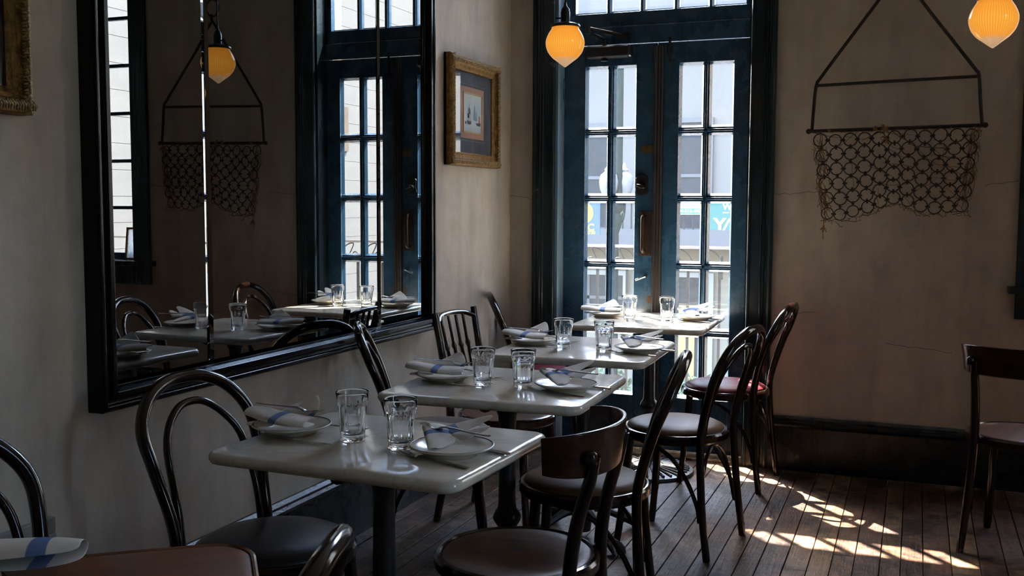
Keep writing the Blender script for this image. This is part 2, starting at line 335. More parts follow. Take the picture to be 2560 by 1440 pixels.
# ---------------------------------------------------------------- room shell
XR,YF,ZC,WT=5.2,-7.2,3.6,0.30           # right wall, front wall, ceiling, back wall thickness
OX0,OX1,OZ=.255,1.285,3.0               # door opening
WX0,WX1,WZ0,WZ1=2.625,3.52,.955,3.05    # window opening
struct(MB().box(-.25,0,YF,WT,0,ZC).build('wall_left',M_wall))
b=MB()
b.box(0,OX0,0,WT,0,ZC); b.box(OX1,WX0,0,WT,0,ZC); b.box(OX0,OX1,0,WT,OZ,ZC); b.box(WX0,WX1,0,WT,0,WZ0); b.box(WX0,WX1,0,WT,WZ1,ZC); b.box(WX1,XR,0,WT,0,ZC)
wb=struct(b.build('wall_back',M_wall))
rnd=random.Random(5)
ck=MB()
def crack(x0,z0,x1,z1,n,amp,y=-.0004):
    pts=[]
    for i in range(n+1):
        t=i/n; pts.append((x0+(x1-x0)*t,y,z0+(z1-z0)*t+rnd.uniform(-amp,amp)))
    ck.tube(pts,[.0009]*(n+1),4)
crack(.003,1.372,.138,1.352,7,.003); crack(1.415,1.375,1.62,1.395,9,.006); crack(2.36,1.42,2.50,1.44,6,.003); crack(1.415,.775,1.62,.80,7,.003); crack(1.95,.66,2.25,.63,9,.004)
ck.build('plaster_crack',pm('dark_crack_line',(.06,.05,.04),.9),wb)  # plaster cracks as thin dark tubes
b=MB(); ADDED_WIN=[(-4.1,-3.7)]; ys=[YF]+[v for q in ADDED_WIN for v in q]+[WT]  # right wall opening added out of view to let in more daylight
for i in range(0,len(ys),2): b.box(XR,XR+.2,ys[i],ys[i+1],0,ZC)
for a,c in ADDED_WIN: b.box(XR,XR+.2,a,c,0,.8); b.box(XR,XR+.2,a,c,3.1,ZC)
struct(b.build('wall_right',M_wall))
for i,(a,c) in enumerate(ADDED_WIN):
    added_win=struct(empty('window_%d'%(i+3)))  # unseen added window, there only for its fill daylight
    for q in ((a,a+.05,.8,3.1),(c-.05,c,.8,3.1),(a+.05,c-.05,.8,.86),(a+.05,c-.05,3.04,3.1)): MB().box(XR+.06,XR+.11,q[0],q[1],q[2],q[3]).build('sash_rail',M_navy,added_win)
    MB().box(XR+.065,XR+.105,(a+c)/2-.015,(a+c)/2+.015,.86,3.04).build('muntin',M_navy,added_win)
    for zz in (1.4,1.95,2.5): MB().box(XR+.065,XR+.105,a+.05,c-.05,zz-.015,zz+.015).build('muntin',M_navy,added_win)
    MB().box(XR+.083,XR+.086,a+.05,c-.05,.86,3.04).build('pane',M_pane,added_win)
b=MB(); b.box(-.25,XR+.2,YF-.2,YF,0,ZC); struct(b.build('wall_front',M_wall))
struct(MB().box(-.25,XR+.2,YF-.2,WT,ZC,ZC+.15).build('ceiling',M_ceil))
# floor: subfloor slab with single boards as parts
fl=struct(MB().box(-.25,XR+.2,YF-.2,WT,-.16,-.012).build('floor',M_sub))
x=.0; pr=random.Random(11)
while x<XR-.01:
    wd=min(pr.choice([.072,.078,.083,.09,.098]),XR-x)
    if x>3.4: wd=min(.2,XR-x)
    y=0.0-0.012; y1=y
    while y1>YF+.02:
        ln=pr.uniform(1.1,2.6) if x<3.4 else pr.uniform(2.5,4)
        y0=max(YF,y1-ln)
        if y0-YF<.4: y0=YF
        g=.0018; dz=pr.uniform(-.0014,.0)
        tz=pr.uniform(-.0008,.0008); c=.0012
        X0,X1,Y0,Y1=x+g,x+wd-g,y0+g,y1-g
        vs=[(X0,Y0,-.012),(X1,Y0,-.012),(X1,Y1,-.012),(X0,Y1,-.012),(X0,Y0,dz-c+tz),(X1,Y0,dz-c-tz),(X1,Y1,dz-c-tz),(X0,Y1,dz-c+tz),(X0+c,Y0+c,dz+tz),(X1-c,Y0+c,dz-tz),(X1-c,Y1-c,dz-tz),(X0+c,Y1-c,dz+tz)]
        fs=[(0,1,5,4),(1,2,6,5),(2,3,7,6),(3,0,4,7),(4,5,9,8),(5,6,10,9),(6,7,11,10),(7,4,8,11),(8,9,10,11)]
        MB().add(vs,fs).build('floorboard',M_plank,fl); y1=y0
    x+=wd
th=struct(MB().box(OX0-.0,OX1+.0,-.012,WT+.05,-.012,.012).build('trim_1',M_thresh,bevel=.004))
# baseboards
def base_prof(h,d): return [(0,0),(d,0),(d,h*.80),(d+.006,h*.82),(d+.010,h*.86),(d+.008,h*.90),(d-.004,h*.93),(d-.006,h*.96),(.010,h),(0,h)]
b=MB(); P=base_prof(.272,.026)
b.prism([(y_,z) for (y_,z) in [(-a,z) for a,z in P]],'x',1.408,2.625+.9); struct(b.build('baseboard_back',M_base))
b=MB(); b.prism([(-a,z) for a,z in P],'x',.0,.14); struct(b.build('baseboard_corner',M_base))
b=MB(); b.prism([(a,z) for a,z in base_prof(.272,.030)],'y',YF,-.03); struct(b.build('baseboard_left',M_base))
bolt=MB(); bolt.lathe([(.0,.0),(.010,.0),(.010,.003),(.005,.004),(.005,.002),(0,.002)],12); bo=bolt.build('bolt_ring',M_brass,bpy.data.objects['baseboard_back'],True); bo.rotation_euler=(PI/2,0,0); bo.location=(1.555,-.0265,.075)
# ---------------------------------------------------------------- door surround
def casing(name,x0,x1,z1,flip):
    w_=x1-x0; pr=[(0,0),(0,-.030),(.012,-.034),(.022,-.030),(.026,-.022),(.036,-.022),(.040,-.027),(.045,-.022),(.052,-.022),(.056,-.027),(.061,-.022),(w_-.016,-.020),(w_-.014,-.026),(w_-.004,-.026),(w_,-.020),(w_,0)]
    if flip: pr=[(w_-a,b_) for a,b_ in pr]
    b=MB(); b.prism([(x0+a,b_) for a,b_ in pr],'z',0,z1); return struct(b.build(name,M_casing))
casing('trim_2',.138,.258,3.12,False); casing('trim_3',1.283,1.408,3.12,True)
b=MB(); b.box(.138,1.408,-.03,0,OZ,OZ+.13); struct(b.build('trim_4',M_casing,bevel=.004))
b=MB(); b.box(.255,.272,0,.17,0,OZ); struct(b.build('trim_5',M_sill)); b=MB(); b.box(1.272,1.285,0,.17,0,OZ); struct(b.build('trim_6',M_casing))
# ---------------------------------------------------------------- door leaves and transom
YD0,YD1=.10,.142   # leaf front/back
def muntin_v(b,x,z0,z1,wd=.030):
    h=wd/2; b.prism([(x-h,YD0+.030),(x-h*.9,YD0+.018),(x-h*.35,YD0+.004),(x+h*.35,YD0+.004),(x+h*.9,YD0+.018),(x+h,YD0+.030),(x+h,YD1),(x-h,YD1)],'z',z0,z1)
def muntin_h(b,z,x0,x1,wd=.030):
    h=wd/2; b.prism([(YD0+.030,z-h),(YD0+.018,z-h*.9),(YD0+.004,z-h*.35),(YD0+.004,z+h*.35),(YD0+.018,z+h*.9),(YD0+.030,z+h),(YD1,z+h),(YD1,z-h)],'x',x0,x1)
ROWZ=[.302,.652,1.003,1.358,1.711,2.058]
def leaf(name,x0,x1,px0,px1):
    root=struct(empty(name,(0,0,0)))
    MB().box(x0,px0,YD0,YD1,.018,2.166).build('stile',M_navy,root,bevel=.002); MB().box(px1,x1,YD0,YD1,.018,2.166).build('stile',M_navy,root,bevel=.002)
    MB().box(px0,px1,YD0,YD1,2.058,2.166).build('top_rail',M_navy,root,bevel=.002); MB().box(px0,px1,YD0,YD1,.018,.302).build('bottom_rail',M_navy,root,bevel=.002)
    # raised field on bottom rail
    xm=(px0+px1)/2
    for i,z in enumerate(ROWZ[1:-1]):
        b=MB(); muntin_h(b,z,px0,px1); b.build('muntin',M_navy,root)
    b=MB(); muntin_v(b,xm,.302,2.058); b.build('muntin',M_navy,root)
    cols=[(px0,xm-.015),(xm+.015,px1)]
    for i in range(5):
        za=ROWZ[i]+(.015 if i else 0); zb=ROWZ[i+1]-(.015 if i<4 else 0)
        for a,c in cols:
            MB().box(a,c,.1300,.1325,za,zb).build('pane',M_pane,root)
            # glazing bead, sloping inwards
            q=MB(); k=.011
            o4=[(a,za),(c,za),(c,zb),(a,zb)]; i4=[(a+k,za+k),(c-k,za+k),(c-k,zb-k),(a+k,zb-k)]
            vs=[(u_,YD0+.010,v_) for u_,v_ in o4]+[(u_,.1299,v_) for u_,v_ in i4]+[(u_,.1299,v_) for u_,v_ in o4]
            q.add(vs,[(i_,(i_+1)%4,4+(i_+1)%4,4+i_) for i_ in range(4)]+[(4+i_,4+(i_+1)%4,8+(i_+1)%4,8+i_) for i_ in range(4)]+[(8+i_,8+(i_+1)%4,(i_+1)%4,i_) for i_ in range(4)])
            q.build('glazing_bead',M_navy,root)
            MB().box(a,c,.1326,.150,za-.004,za+.010).build('glazing_ledge',M_sill,root)
    return root
d1=leaf('door_1',.274,.784,.392,.672); d2=leaf('door_2',.786,1.272,.900,1.182)
# astragal strip on the meeting edge
b=MB()
b.prism([(.772,YD0),(.772,YD0-.016),(.780,YD0-.020),(.788,YD0-.014),(.796,YD0-.020),(.804,YD0-.014),(.812,YD0-.020),(.820,YD0-.016),(.820,YD0)],'z',.03,2.15); b.build('astragal',M_astr,d1)
# hardware on left leaf
def hw(name,fn,mat,par,smooth=True,bev=0): b=MB(); fn(b); return b.build(name,mat,par,smooth,bevel=bev)
cl=hw('door_closer',lambda b:(b.prism([(YD0-.062,2.104),(YD0-.050,2.094),(YD0,2.094),(YD0,2.160),(YD0-.050,2.160),(YD0-.062,2.150)],'x',.415,.640)),M_closer,d1,False,.004)
hw('closer_cap',lambda b:(b.tube([(.640,YD0-.032,2.127),(.652,YD0-.032,2.127)],.030,16)),M_black,cl)
hw('closer_spindle',lambda b:(b.tube([(.505,YD0-.03,2.078),(.505,YD0-.03,2.20)],.011,12),b.lathe([(0,0),(.02,0),(.02,.006),(.012,.014),(0,.014)],12,(.505,YD0-.03,2.080))),M_black,cl)
hw('closer_arm',lambda b:(b.tube([(.505,YD0-.03,2.195),(.436,YD0-.10,2.225)],.009,8),b.tube([(.434,YD0-.10,2.245),(.60,YD0-.02,2.212)],.009,8),b.tube([(.434,YD0-.10,2.215),(.434,YD0-.10,2.258)],.014,10),b.box(.585,.635,YD0-.03,YD0-.004,2.198,2.226)),M_closer,cl)
hw('brass_catch_plate',lambda b:(b.prism([(.700,1.612),(.706,1.600),(.722,1.596),(.772,1.598),(.772,1.634),(.722,1.636),(.706,1.630)],'y',YD0-.004,YD0)),M_brass,d1,False,.001)
db=hw('deadbolt_rosette',lambda b:(b.prism([(.676,1.462),(.690,1.478),(.713,1.486),(.736,1.478),(.746,1.462),(.742,1.430),(.746,1.392),(.736,1.378),(.713,1.370),(.690,1.378),(.676,1.392),(.682,1.430)],'y',YD0-.010,YD0)),M_closer,d1,False,.003)
hw('thumb_turn',lambda b:(b.tube([(.712,YD0-.010,1.420),(.712,YD0-.024,1.420)],.024,16),b.tube([(.690,YD0-.034,1.428),(.712,YD0-.036,1.420),(.732,YD0-.034,1.412)],[.006,.012,.006],8)),M_closer,db)
pl_=hw('pull_plate',lambda b:b.box(.698,.765,YD0-.005,YD0,1.052,1.292),M_bronze,d1,False,.0015)
hw('pull_handle',lambda b:(b.tube(spl([(.726,YD0-.004,1.262),(.726,YD0-.030,1.262),(.726,YD0-.040,1.24),(.726,YD0-.040,1.17),(.726,YD0-.040,1.10),(.726,YD0-.030,1.078),(.726,YD0-.004,1.078)],5),.0105,10)),M_bronze,pl_)
for sx,sz in ((.708,1.28),(.755,1.28),(.708,1.064),(.755,1.064)):
    s_=MB().lathe([(0,0),(.004,0),(.003,.002),(0,.0025)],8).build('plate_screw',M_brass,pl_,True); s_.rotation_euler=(PI/2,0,0); s_.location=(sx,YD0-.005,sz)
lp=hw('latch_plate',lambda b:b.box(.728,.762,YD0-.004,YD0,.858,.980),M_navy,d1,False,.001)
hw('latch_lever',lambda b:(b.tube([(.740,YD0,.945),(.740,YD0-.028,.945)],.009,10),b.tube([(.742,YD0-.030,.946),(.715,YD0-.034,.935),(.690,YD0-.034,.925)],[.0055,.005,.0065],8)),M_silver,lp)
for kz in (.873,.886): 
    s_=MB().lathe([(0,0),(.0045,0),(.0045,.001),(0,.001)],8).build('key_hole',M_black,lp,True); s_.rotation_euler=(PI/2,0,0); s_.location=(.745,YD0-.004,kz)
hw('hinge',lambda b:(b.tube([(.273,YD0-.007,1.888),(.273,YD0-.007,1.992)],.008,10),b.tube([(.273,YD0-.007,1.99),(.273,YD0-.007,2.0)],[.006,.002],8)),M_navy,d1)
hw('rust_stain_plate',lambda b:b.prism([(.748,.836),(.742,.82),(.75,.802),(.768,.80),(.770,.838),(.76,.842)],'y',YD0-.0015,YD0),M_rustplate,d1,False)
# right leaf bolt
sb=hw('slide_bolt_plate',lambda b:b.box(.832,.868,YD0-.006,YD0,2.07,2.155),M_navy,d2,False,.0015)
hw('bolt_rod',lambda b:(b.tube([(.85,YD0-.012,2.06),(.85,YD0-.012,2.19)],.007,8),b.lathe([(0,0),(.009,0),(.009,.014),(0,.014)],10,(.85,YD0-.014,2.10))),M_closer,sb)
b=MB()
for i in range(6):
    c_=(.852,YD0-.010,2.055-i*.012); b.tube([(c_[0]+.004*math.cos(a)*(1 if i%2 else .3),c_[1]+.004*math.cos(a)*(.3 if i%2 else 1),c_[2]+.007*math.sin(a)) for a in [q*PI/4 for q in range(8)]],.0013,5,True)
b.build('bolt_chain',M_brass,sb,True)
hw('rust_stain_plate',lambda b:b.prism([(.824,.836),(.842,.838),(.846,.815),(.836,.80),(.824,.80)],'y',YD0-.0015,YD0),M_rustplate,d2,False)
# transom window above the doors
tw=struct(empty('window_1'))
MB().box(.272,1.272,YD0-.004,YD1,2.170,2.262).build('transom_bar',M_navy,tw,bevel=.004)
MB().box(.272,1.272,YD0+.004,YD1,2.264,2.336).build('bottom_rail',M_navy,tw,bevel=.003)
MB().box(.272,1.272,YD0,YD1,2.90,OZ).build('top_rail',M_navy,tw)
MB().box(.272,.334,YD0,YD1,2.336,2.90).build('stile',M_navy,tw); MB().box(1.236,1.272,YD0,YD1,2.336,2.90).build('stile',M_navy,tw)
cx=[.334+(1.236-.334)*i/5 for i in range(6)]
for i in range(1,5):
    b=MB(); muntin_v(b,cx[i],2.336,2.90,.034); b.build('muntin',M_navy,tw)
for i in range(5):
    a=cx[i]+(.017 if i else 0); c=cx[i+1]-(.017 if i<4 else 0)
    MB().box(a,c,.1300,.1325,2.336,2.90).build('pane',M_pane,tw); MB().box(a,c,.1326,.152,2.330,2.347).build('glazing_ledge',M_sill,tw)
# second window on the back wall
w2=struct(empty('window_2'))
def wbox(n,x0,x1,y0,y1,z0,z1,m=M_casing,bev=.003): return MB().box(x0,x1,y0,y1,z0,z1).build(n,m,w2,bevel=bev)
wbox('casing',2.503,2.628,-.026,.0,.955,3.12); wbox('casing',3.517,3.642,-.026,.0,.955,3.12); wbox('casing',2.503,3.642,-.026,0,3.05,3.17)
wbox('sill',2.47,3.675,-.075,.16,.925,.957); wbox('apron',2.503,3.642,-.022,0,.805,.925)
wbox('stile',2.625,2.665,.09,.13,.957,3.05,M_navy); wbox('stile',3.48,3.52,.09,.13,.957,3.05,M_navy); wbox('bottom_rail',2.665,3.48,.09,.13,.957,1.0,M_navy); wbox('top_rail',2.665,3.48,.09,.13,2.99,3.05,M_navy)
wz=[1.0,1.293,1.595,1.90,2.205,2.505,2.80,2.99]; wx=[2.665,2.937,3.208,3.48]
for z in wz[1:-1]: wbox('muntin',2.665,3.48,.095,.125,z-.011,z+.011,M_navy)
for x_ in wx[1:-1]: wbox('muntin',x_-.011,x_+.011,.095,.125,1.0,2.99,M_navy)
for i in range(7):
    for k in range(3): MB().box(wx[k]+.0,wx[k+1]-.0,.108,.111,wz[i],wz[i+1]).build('pane',M_pane,w2)
# small framed picture leaning in that window
pf=tag(empty('leaning_picture',(2.695,.05,.957),0),'small orange wooden picture frame leaning on the window sill, seen in the mirror','picture')
b=MB(); 
for a in ((-.065,.065,0,.012),(-.065,.065,.198,.21),(-.065,-.053,.012,.198),(.053,.065,.012,.198)): b.box(a[0],a[1],-.008,.008,a[2],a[3])
f_=b.build('frame',pm('orange_wood_frame',(.36,.16,.05),.5),pf); f_.rotation_euler=(-.12,0,0)
f_=MB().box(-.053,.053,-.002,.002,.012,.198).build('picture_glass',pane_glass('hazy_picture_glass',.5,(.75,.8,.82)),pf); f_.rotation_euler=(-.12,0,0)
# ---------------------------------------------------------------- wall mirror
mr=tag(empty('wall_mirror',(0,-2.08,.755)),'huge black framed three panel wall mirror on the left plaster wall','mirror')
Y0,Y1=-1.035,1.032; ZT=2.3
def mprof(): return [(0,0),(.050,0),(.056,.006),(.056,.016),(.047,.021),(.046,.030),(.058,.036),(.058,.052),(.044,.060),(.030,.064),(.030,.080),(0,.080)]
def mframe(kind):
    b=MB(); pr=mprof()
    # d measured inwards from the outer edge; mitred prism
    n=len(pr); vs=[]
    if kind=='bottom': E=[lambda d:(Y0+d,d),lambda d:(Y1-d,d)]
    if kind=='top': E=[lambda d:(Y0+d,ZT-d),lambda d:(Y1-d,ZT-d)]
    if kind=='near': E=[lambda d:(Y0+d,d),lambda d:(Y0+d,ZT-d)]
    if kind=='far': E=[lambda d:(Y1-d,d),lambda d:(Y1-d,ZT-d)]
    for e in E:
        for x_,d in pr: y_,z_=e(d); vs.append((x_,y_,z_))
    b.add(vs,[tuple(range(n-1,-1,-1)),tuple(range(n,2*n))]+[(i,(i+1)%n,n+(i+1)%n,n+i) for i in range(n)])
    return b.build('frame_rail',M_mframe,mr,bevel=.002)
for k in ('bottom','top','near','far'): mframe(k)
MB().box(.002,.018,Y0+.02,Y1-.02,.02,ZT-.02).build('backing_board',M_black,mr)
seams=[-1.0,-.548,.5405,1.0]; bv=.015
for i in range(3):
    a,c=seams[i]+.0015,seams[i+1]-.0015; za,zb=.045,ZT-.045; x0,x1=.0264,.030
    o4=[(a,za),(c,za),(c,zb),(a,zb)]; i4=[(a+bv,za+bv),(c-bv,za+bv),(c-bv,zb-bv),(a+bv,zb-bv)]
    vs=[(x0,)+q for q in o4]+[(x1,)+q for q in i4]+[(.019,)+q for q in o4]
    fs=[(4,5,6,7)]+[(k,(k+1)%4,4+(k+1)%4,4+k) for k in range(4)]+[(k,8+k,8+(k+1)%4,(k+1)%4) for k in range(4)]+[(8,11,10,9)]
    MB().add(vs,fs).build('mirror_panel',M_mirror,mr)
# ---------------------------------------------------------------- pictures
def picture(name,yc,zc,w_,h_,label,art):
    root=tag(empty(name,(0.002,yc,zc),-PI/2),label,'picture')   # local +x = towards camera, local -y = into the room
    # local frame: X along wall, Z up, room side is local +Y after rotation
    s=1
    pr=[(0,0),(.030,0),(.040,.006),(.044,.016),(.040,.026),(.030,.036),(.026,.040),(.024,.052),(.028,.058),(.020,.066),(.012,.066),(.012,.0)]
    hw_,hh=w_/2,h_/2
    for k in range(4):
        b=MB(); n=len(pr); vs=[]
        def P(d,x_,e):
            cs=[((-hw_+d),(-hh+d)),((hw_-d),(-hh+d)),((hw_-d),(hh-d)),((-hw_+d),(hh-d))]
            q=cs[(k+e)%4]; return (q[0],x_,q[1])
        for e in (0,1):
            for x_,d in pr: vs.append(P(d,x_,e))
        b.add(vs,[tuple(range(n-1,-1,-1)),tuple(range(n,2*n))]+[(i,(i+1)%n,n+(i+1)%n,n+i) for i in range(n)])
        rail=b.build('frame_rail',M_gold,root,True,30)
        # carved leaf ornament along the rail
        cs=[(-hw_,-hh),(hw_,-hh),(hw_,hh),(-hw_,hh)]; A=Vector(cs[k]); B=Vector(cs[(k+1)%4]); inn=Vector((-(B-A).y,(B-A).x)).normalized()
        ln=(B-A).length; m=int(ln/.016); q=MB(); rr=random.Random(k+3)
        for j in range(m):
            t=(j+.5)/m; c_=A+(B-A)*t+inn*.018; dirv=(B-A).normalized()
            for sgn in (-1,1):
                p0=c_+inn*.004+inn*.013*sgn*-1; p1=c_+inn*.004+dirv*.007*sgn+inn*.012*sgn
                q.tube([(p0.x,.041,p0.y),((p0.x+p1.x)/2,.0465,(p0.y+p1.y)/2),(p1.x,.042,p1.y)],[.002,.0052,.0018],6)
        q.build('carved_leaves',M_gold2,rail,True)
    art(root,hw_-.064,hh-.064)
    return root
M_mat=pm('slate_grey_mount_board',(.060,.062,.075),.75,var=.05); M_mat2=pm('terracotta_inner_mount',(.42,.22,.14),.7,var=.05); M_line=pm('mount_line',(.28,.28,.27),.7); M_fillet=pm('gilt_fillet',(.45,.33,.16),.4,metal=.5)
def pic_glass(t_=.14):
    m,t,o=nt('picture_cover_glass'); tr=N(t,'ShaderNodeBsdfTransparent'); g=N(t,'ShaderNodeBsdfGlossy'); g.inputs['Roughness'].default_value=.02; 
    mx=N(t,'ShaderNodeMixShader'); L(t,schlick(t,.04),mx.inputs[0]); L(t,tr.outputs[0],mx.inputs[1]); L(t,g.outputs[0],mx.inputs[2]); L(t,mx.outputs[0],o.inputs[0]); return m
M_pg=pic_glass()
def seascape():
    m,t,o=nt('pale_watercolour_sea'); p=N(t,'ShaderNodeBsdfPrincipled'); L(t,p.outputs[0],o.inputs[0]); p.inputs['Roughness'].default_value=.8
    tc=N(t,'ShaderNodeTexCoord'); s=N(t,'ShaderNodeSeparateXYZ'); L(t,tc.outputs['Object'],s.inputs[0]); z=vr(t,s.outputs[2],0,1); z.node.inputs[1].default_value=-.125; z.node.inputs[2].default_value=.125
    c=ramp(t,z,[(0,(.36,.42,.47)),(.2,(.45,.52,.56)),(.32,(.52,.58,.60)),(.55,(.50,.58,.62)),(.8,(.62,.66,.60)),(1,(.55,.60,.58))])
    c=mixc(t,ramp(t,noise(t,coords(t,'Object'),11,5),[(.4,(0,0,0)),(.7,(.5,.5,.5))]),c,(.60,.68,.70)); L(t,c,p.inputs['Base Color']); return m
M_sea=seascape(); M_ship=pm('ship_brown_ink',(.14,.075,.055),.8,var=.3,vscale=60); M_ship2=pm('ship_blue_wash',(.20,.32,.42),.8,var=.2,vscale=60); M_ship3=pm('ship_orange_sail',(.48,.20,.12),.8)
def art_ships(root,hx,hz):
    Y=.013
    MB().box(-hx-.002,hx+.002,Y-.002,Y,-hz-.002,hz+.002).build('mount_board',M_mat,root)
    b=MB(); ix,iz=.140,.124
    MB().box(-.001,.001,Y,Y+.0006,iz+.0128,hz).build('mount_ruled_line',M_line,root); MB().box(-.001,.001,Y,Y+.0006,-hz,-iz-.0128).build('mount_ruled_line',M_line,root)
    for zz in (iz+.012,-iz-.012): MB().box(-ix-.02,ix+.02,Y,Y+.0006,zz-.0008,zz+.0008).build('mount_ruled_line',M_line,root)
    MB().box(-ix,ix,Y,Y+.0015,-iz,iz).build('inner_mount',M_mat2,root)
    ax,az=.106,.090
    b=MB(); k=.008
    for q in ((-ax-k,ax+k,az,az+k),(-ax-k,ax+k,-az-k,-az),(-ax-k,-ax,-az,az),(ax,ax+k,-az,az)): b.box(q[0],q[1],Y+.0015,Y+.004,q[2],q[3])
    b.build('gilt_fillet',M_fillet,root)
    sea=MB().box(-ax,ax,Y+.0015,Y+.0022,-az,az).build('painting',M_sea,root)
    # local +x points towards the camera side; ship is on the camera side of the sheet
    yy=Y+.0023
    def flat(poly,mat,n):
        MB().prism([(u_*1.25,v_*1.0-.004) for u_,v_ in poly],'y',yy,yy+.0003).build(n,mat,sea)
    flat([(.058,-.030),(.052,-.048),(.020,-.050),(.012,-.034),(.022,-.036),(.046,-.036)],M_ship,'ship_hull')
    for xm,top in ((.046,.030),(.034,.050),(.022,.022)): flat([(xm-.001,-.036),(xm+.001,-.036),(xm+.0006,top),(xm-.0006,top)],M_ship,'ship_mast')
    flat([(.052,.000),(.036,.002),(.034,-.020),(.050,-.022)],M_ship,'ship_sail'); flat([(.040,.028),(.028,.026),(.024,-.002),(.040,.002)],M_ship,'ship_sail')
    flat([(-.004,-.028),(-.012,.030),(-.020,.048),(-.026,.01),(-.030,-.030)],M_ship2,'distant_ship'); flat([(-.030,-.03),(-.034,.02),(-.042,.0),(-.044,-.03)],M_ship2,'distant_ship')
    flat([(-.030,-.040),(-.040,-.052),(-.074,-.054),(-.080,-.038)],M_ship,'boat_hull'); flat([(-.060,-.038),(-.058,.0),(-.072,-.006),(-.074,-.038)],M_ship3,'orange_sail'); flat([(.076,-.040),(.064,-.038),(.060,-.050),(.074,-.052)],M_ship,'rowing_boat')
    MB().box(-hx-.001,hx+.001,Y+.008,Y+.0095,-hz-.001,hz+.001).build('cover_glass',M_pg,root)
p1=picture('ship_picture',-.553,1.768,.602,.520,'gilt framed ship watercolour in grey mount near the corner',art_ships)
M_dark=pm('dark_painting_varnish',(.010,.012,.016),.3,var=.4,vscale=6)
def art_dark(root,hx,hz):
    MB().box(-hx-.002,hx+.002,.011,.013,-hz-.002,hz+.002).build('painting',M_dark,root)
    MB().box(-hx-.001,hx+.001,.018,.0195,-hz-.001,hz+.001).build('cover_glass',M_pg,root)
p2=picture('dark_picture',-3.592,1.97,.58,.87,'dark glazed picture in a carved gilt frame at the left edge',art_dark)
# ---------------------------------------------------------------- outlet and cable cover on left wall
ot=tag(empty('power_outlet',(0,-2.329,.355)),'black multi slot power outlet low on the plaster wall','outlet')
MB().box(0,.012,-.026,.026,-.055,.055).build('faceplate',M_black,ot,bevel=.002)
for k in range(4):
    b=MB()
    for yy in (-.008,.008): b.box(.0121,.0125,yy-.0015,yy+.0015,-.045+k*.027,-.034+k*.027)
    b.build('socket_slot',M_cover,ot)
cc=tag(empty('cable_cover',(0,-3.85,.47)),'grey painted cable cover box on wall behind nearest wall side chair','cable cover')
MB().box(0,.022,-.62,.592,-.042,.0).build('lower_box',M_cover,cc,bevel=.002); MB().box(0,.020,-.62,.592,.002,.042).build('upper_box',M_cover,cc,bevel=.002)
# ---------------------------------------------------------------- hanging dredge net
NX=1.96; NZ=1.69
dn=tag(empty('oyster_dredge',(NX,-.03,NZ)),'rusty iron dredge with ring mesh net hanging on back wall','dredge')
def rod(n,pts,r): return MB().tube(pts,r,8).build(n,M_rust,dn,True)
yb=-.055
rod('hanger_rod',spl([(-.372,yb,-.012),(-.366,yb,.10),(-.357,yb,.205),(-.335,yb,.245),(-.24,yb+.01,.38),(-.10,yb+.02,.575),(-.03,yb+.025,.68),(.0,yb+.025,.72)],5),.0078)
rod('hanger_rod',spl([(.373,yb,.003),(.362,yb,.11),(.352,yb,.222),(.330,yb,.260),(.22,yb+.01,.41),(.10,yb+.02,.575),(.035,yb+.025,.68),(.0,yb+.025,.72)],5),.0078)
rod('cross_bar',[(-.358,yb,.204),(0,yb,.213),(.352,yb,.220)],.0075)
rod('mouth_bar',[(-.385,yb-.004,-.012),(.383,yb-.004,.0)],.0085)
b=MB(); b.tube([(.045*math.cos(a),yb+.03,.80+.05*math.sin(a)) for a in [k*PI/8 for k in range(16)]],.006,8,True); b.build('hook_ring',M_rust,dn,True)
MB().tube([(0,.03,.86),(0,-.04,.862)],.005,8).build('wall_hook',M_rust,dn,True); MB().tube([(0,-.036,.72),(0,-.036,.76)],.008,8).build('hanger_knuckle',M_rust,dn,True)
for s in (-1,1):
    e_=MB().lathe([(.004,-.004),(.011,-.004),(.013,0),(.011,.004),(.004,.004)],14).build('eye_ring',M_rust,dn,True); e_.rotation_euler=(PI/2,0,0); e_.location=(.386*s+(0),yb-.004,-.006+.006*s)
rr=random.Random(21)
ringm=MB().tube([(.0295*math.cos(a),0,.0295*math.sin(a)) for a in [k*PI/9 for k in range(18)]],.0026,6,True)
ringo=None; links=MB(); tw_=MB(); pos={}
def netpt(u,v):      # u 0..1 across, v 0..1 down -> local coords
    xl=-.375+.058*v; xr=.378-.045*v
    sag=.0; zt=-.014+.012*u
    bot=-.435+.030*u+.055*math.exp(-((u-.50)/.13)**2)-.02*math.exp(-((u-.12)/.12)**2)
    return Vector((xl+(xr-xl)*u, yb-.012-.030*math.sin(PI*u)*math.sin(PI*min(1,v*1.1))-.01*v, zt+(bot-zt)*v))
NCOL,NROW=11,6
for r_ in range(NROW):
    n_=NCOL
    for c_ in range(n_):
        u=(c_+.62+(.18 if r_%2 else 0)*0+.0)/(n_+.25); v=(r_+.62)/(NROW+.25)
        p=netpt(u,v)+Vector((rr.uniform(-.004,.004),rr.uniform(-.006,.004),rr.uniform(-.005,.005)))
        if ringo is None: ringo=ringm.build('iron_ring',M_rust,dn,True); o=ringo
        else: o=ringo.copy(); C.objects.link(o)
        o.location=p; o.rotation_euler=(rr.uniform(-.15,.15),rr.uniform(-.6,.6),rr.uniform(-.25,.25)); sc_=rr.uniform(.95,1.06)*(1 if r_<NROW-1 else .95); o.scale=(sc_,1,sc_); pos[(r_,c_)]=p
for (r_,c_),p in pos.items():
    for q in ((r_,c_+1),(r_+1,c_)):
        if q in pos:
            a,b_=p,pos[q]; m_=(a+b_)/2; d_=(b_-a).normalized(); links.tube([m_-d_*.011,m_+d_*.011],[.0042,.0042],6); 
            t_=d_.cross(Vector((0,1,0))); links.tube([m_-t_*.008,m_+t_*.008],[.0028,.0028],5)
l_=links.build('ring_links',M_rust,dn,True); l_['kind']='stuff'
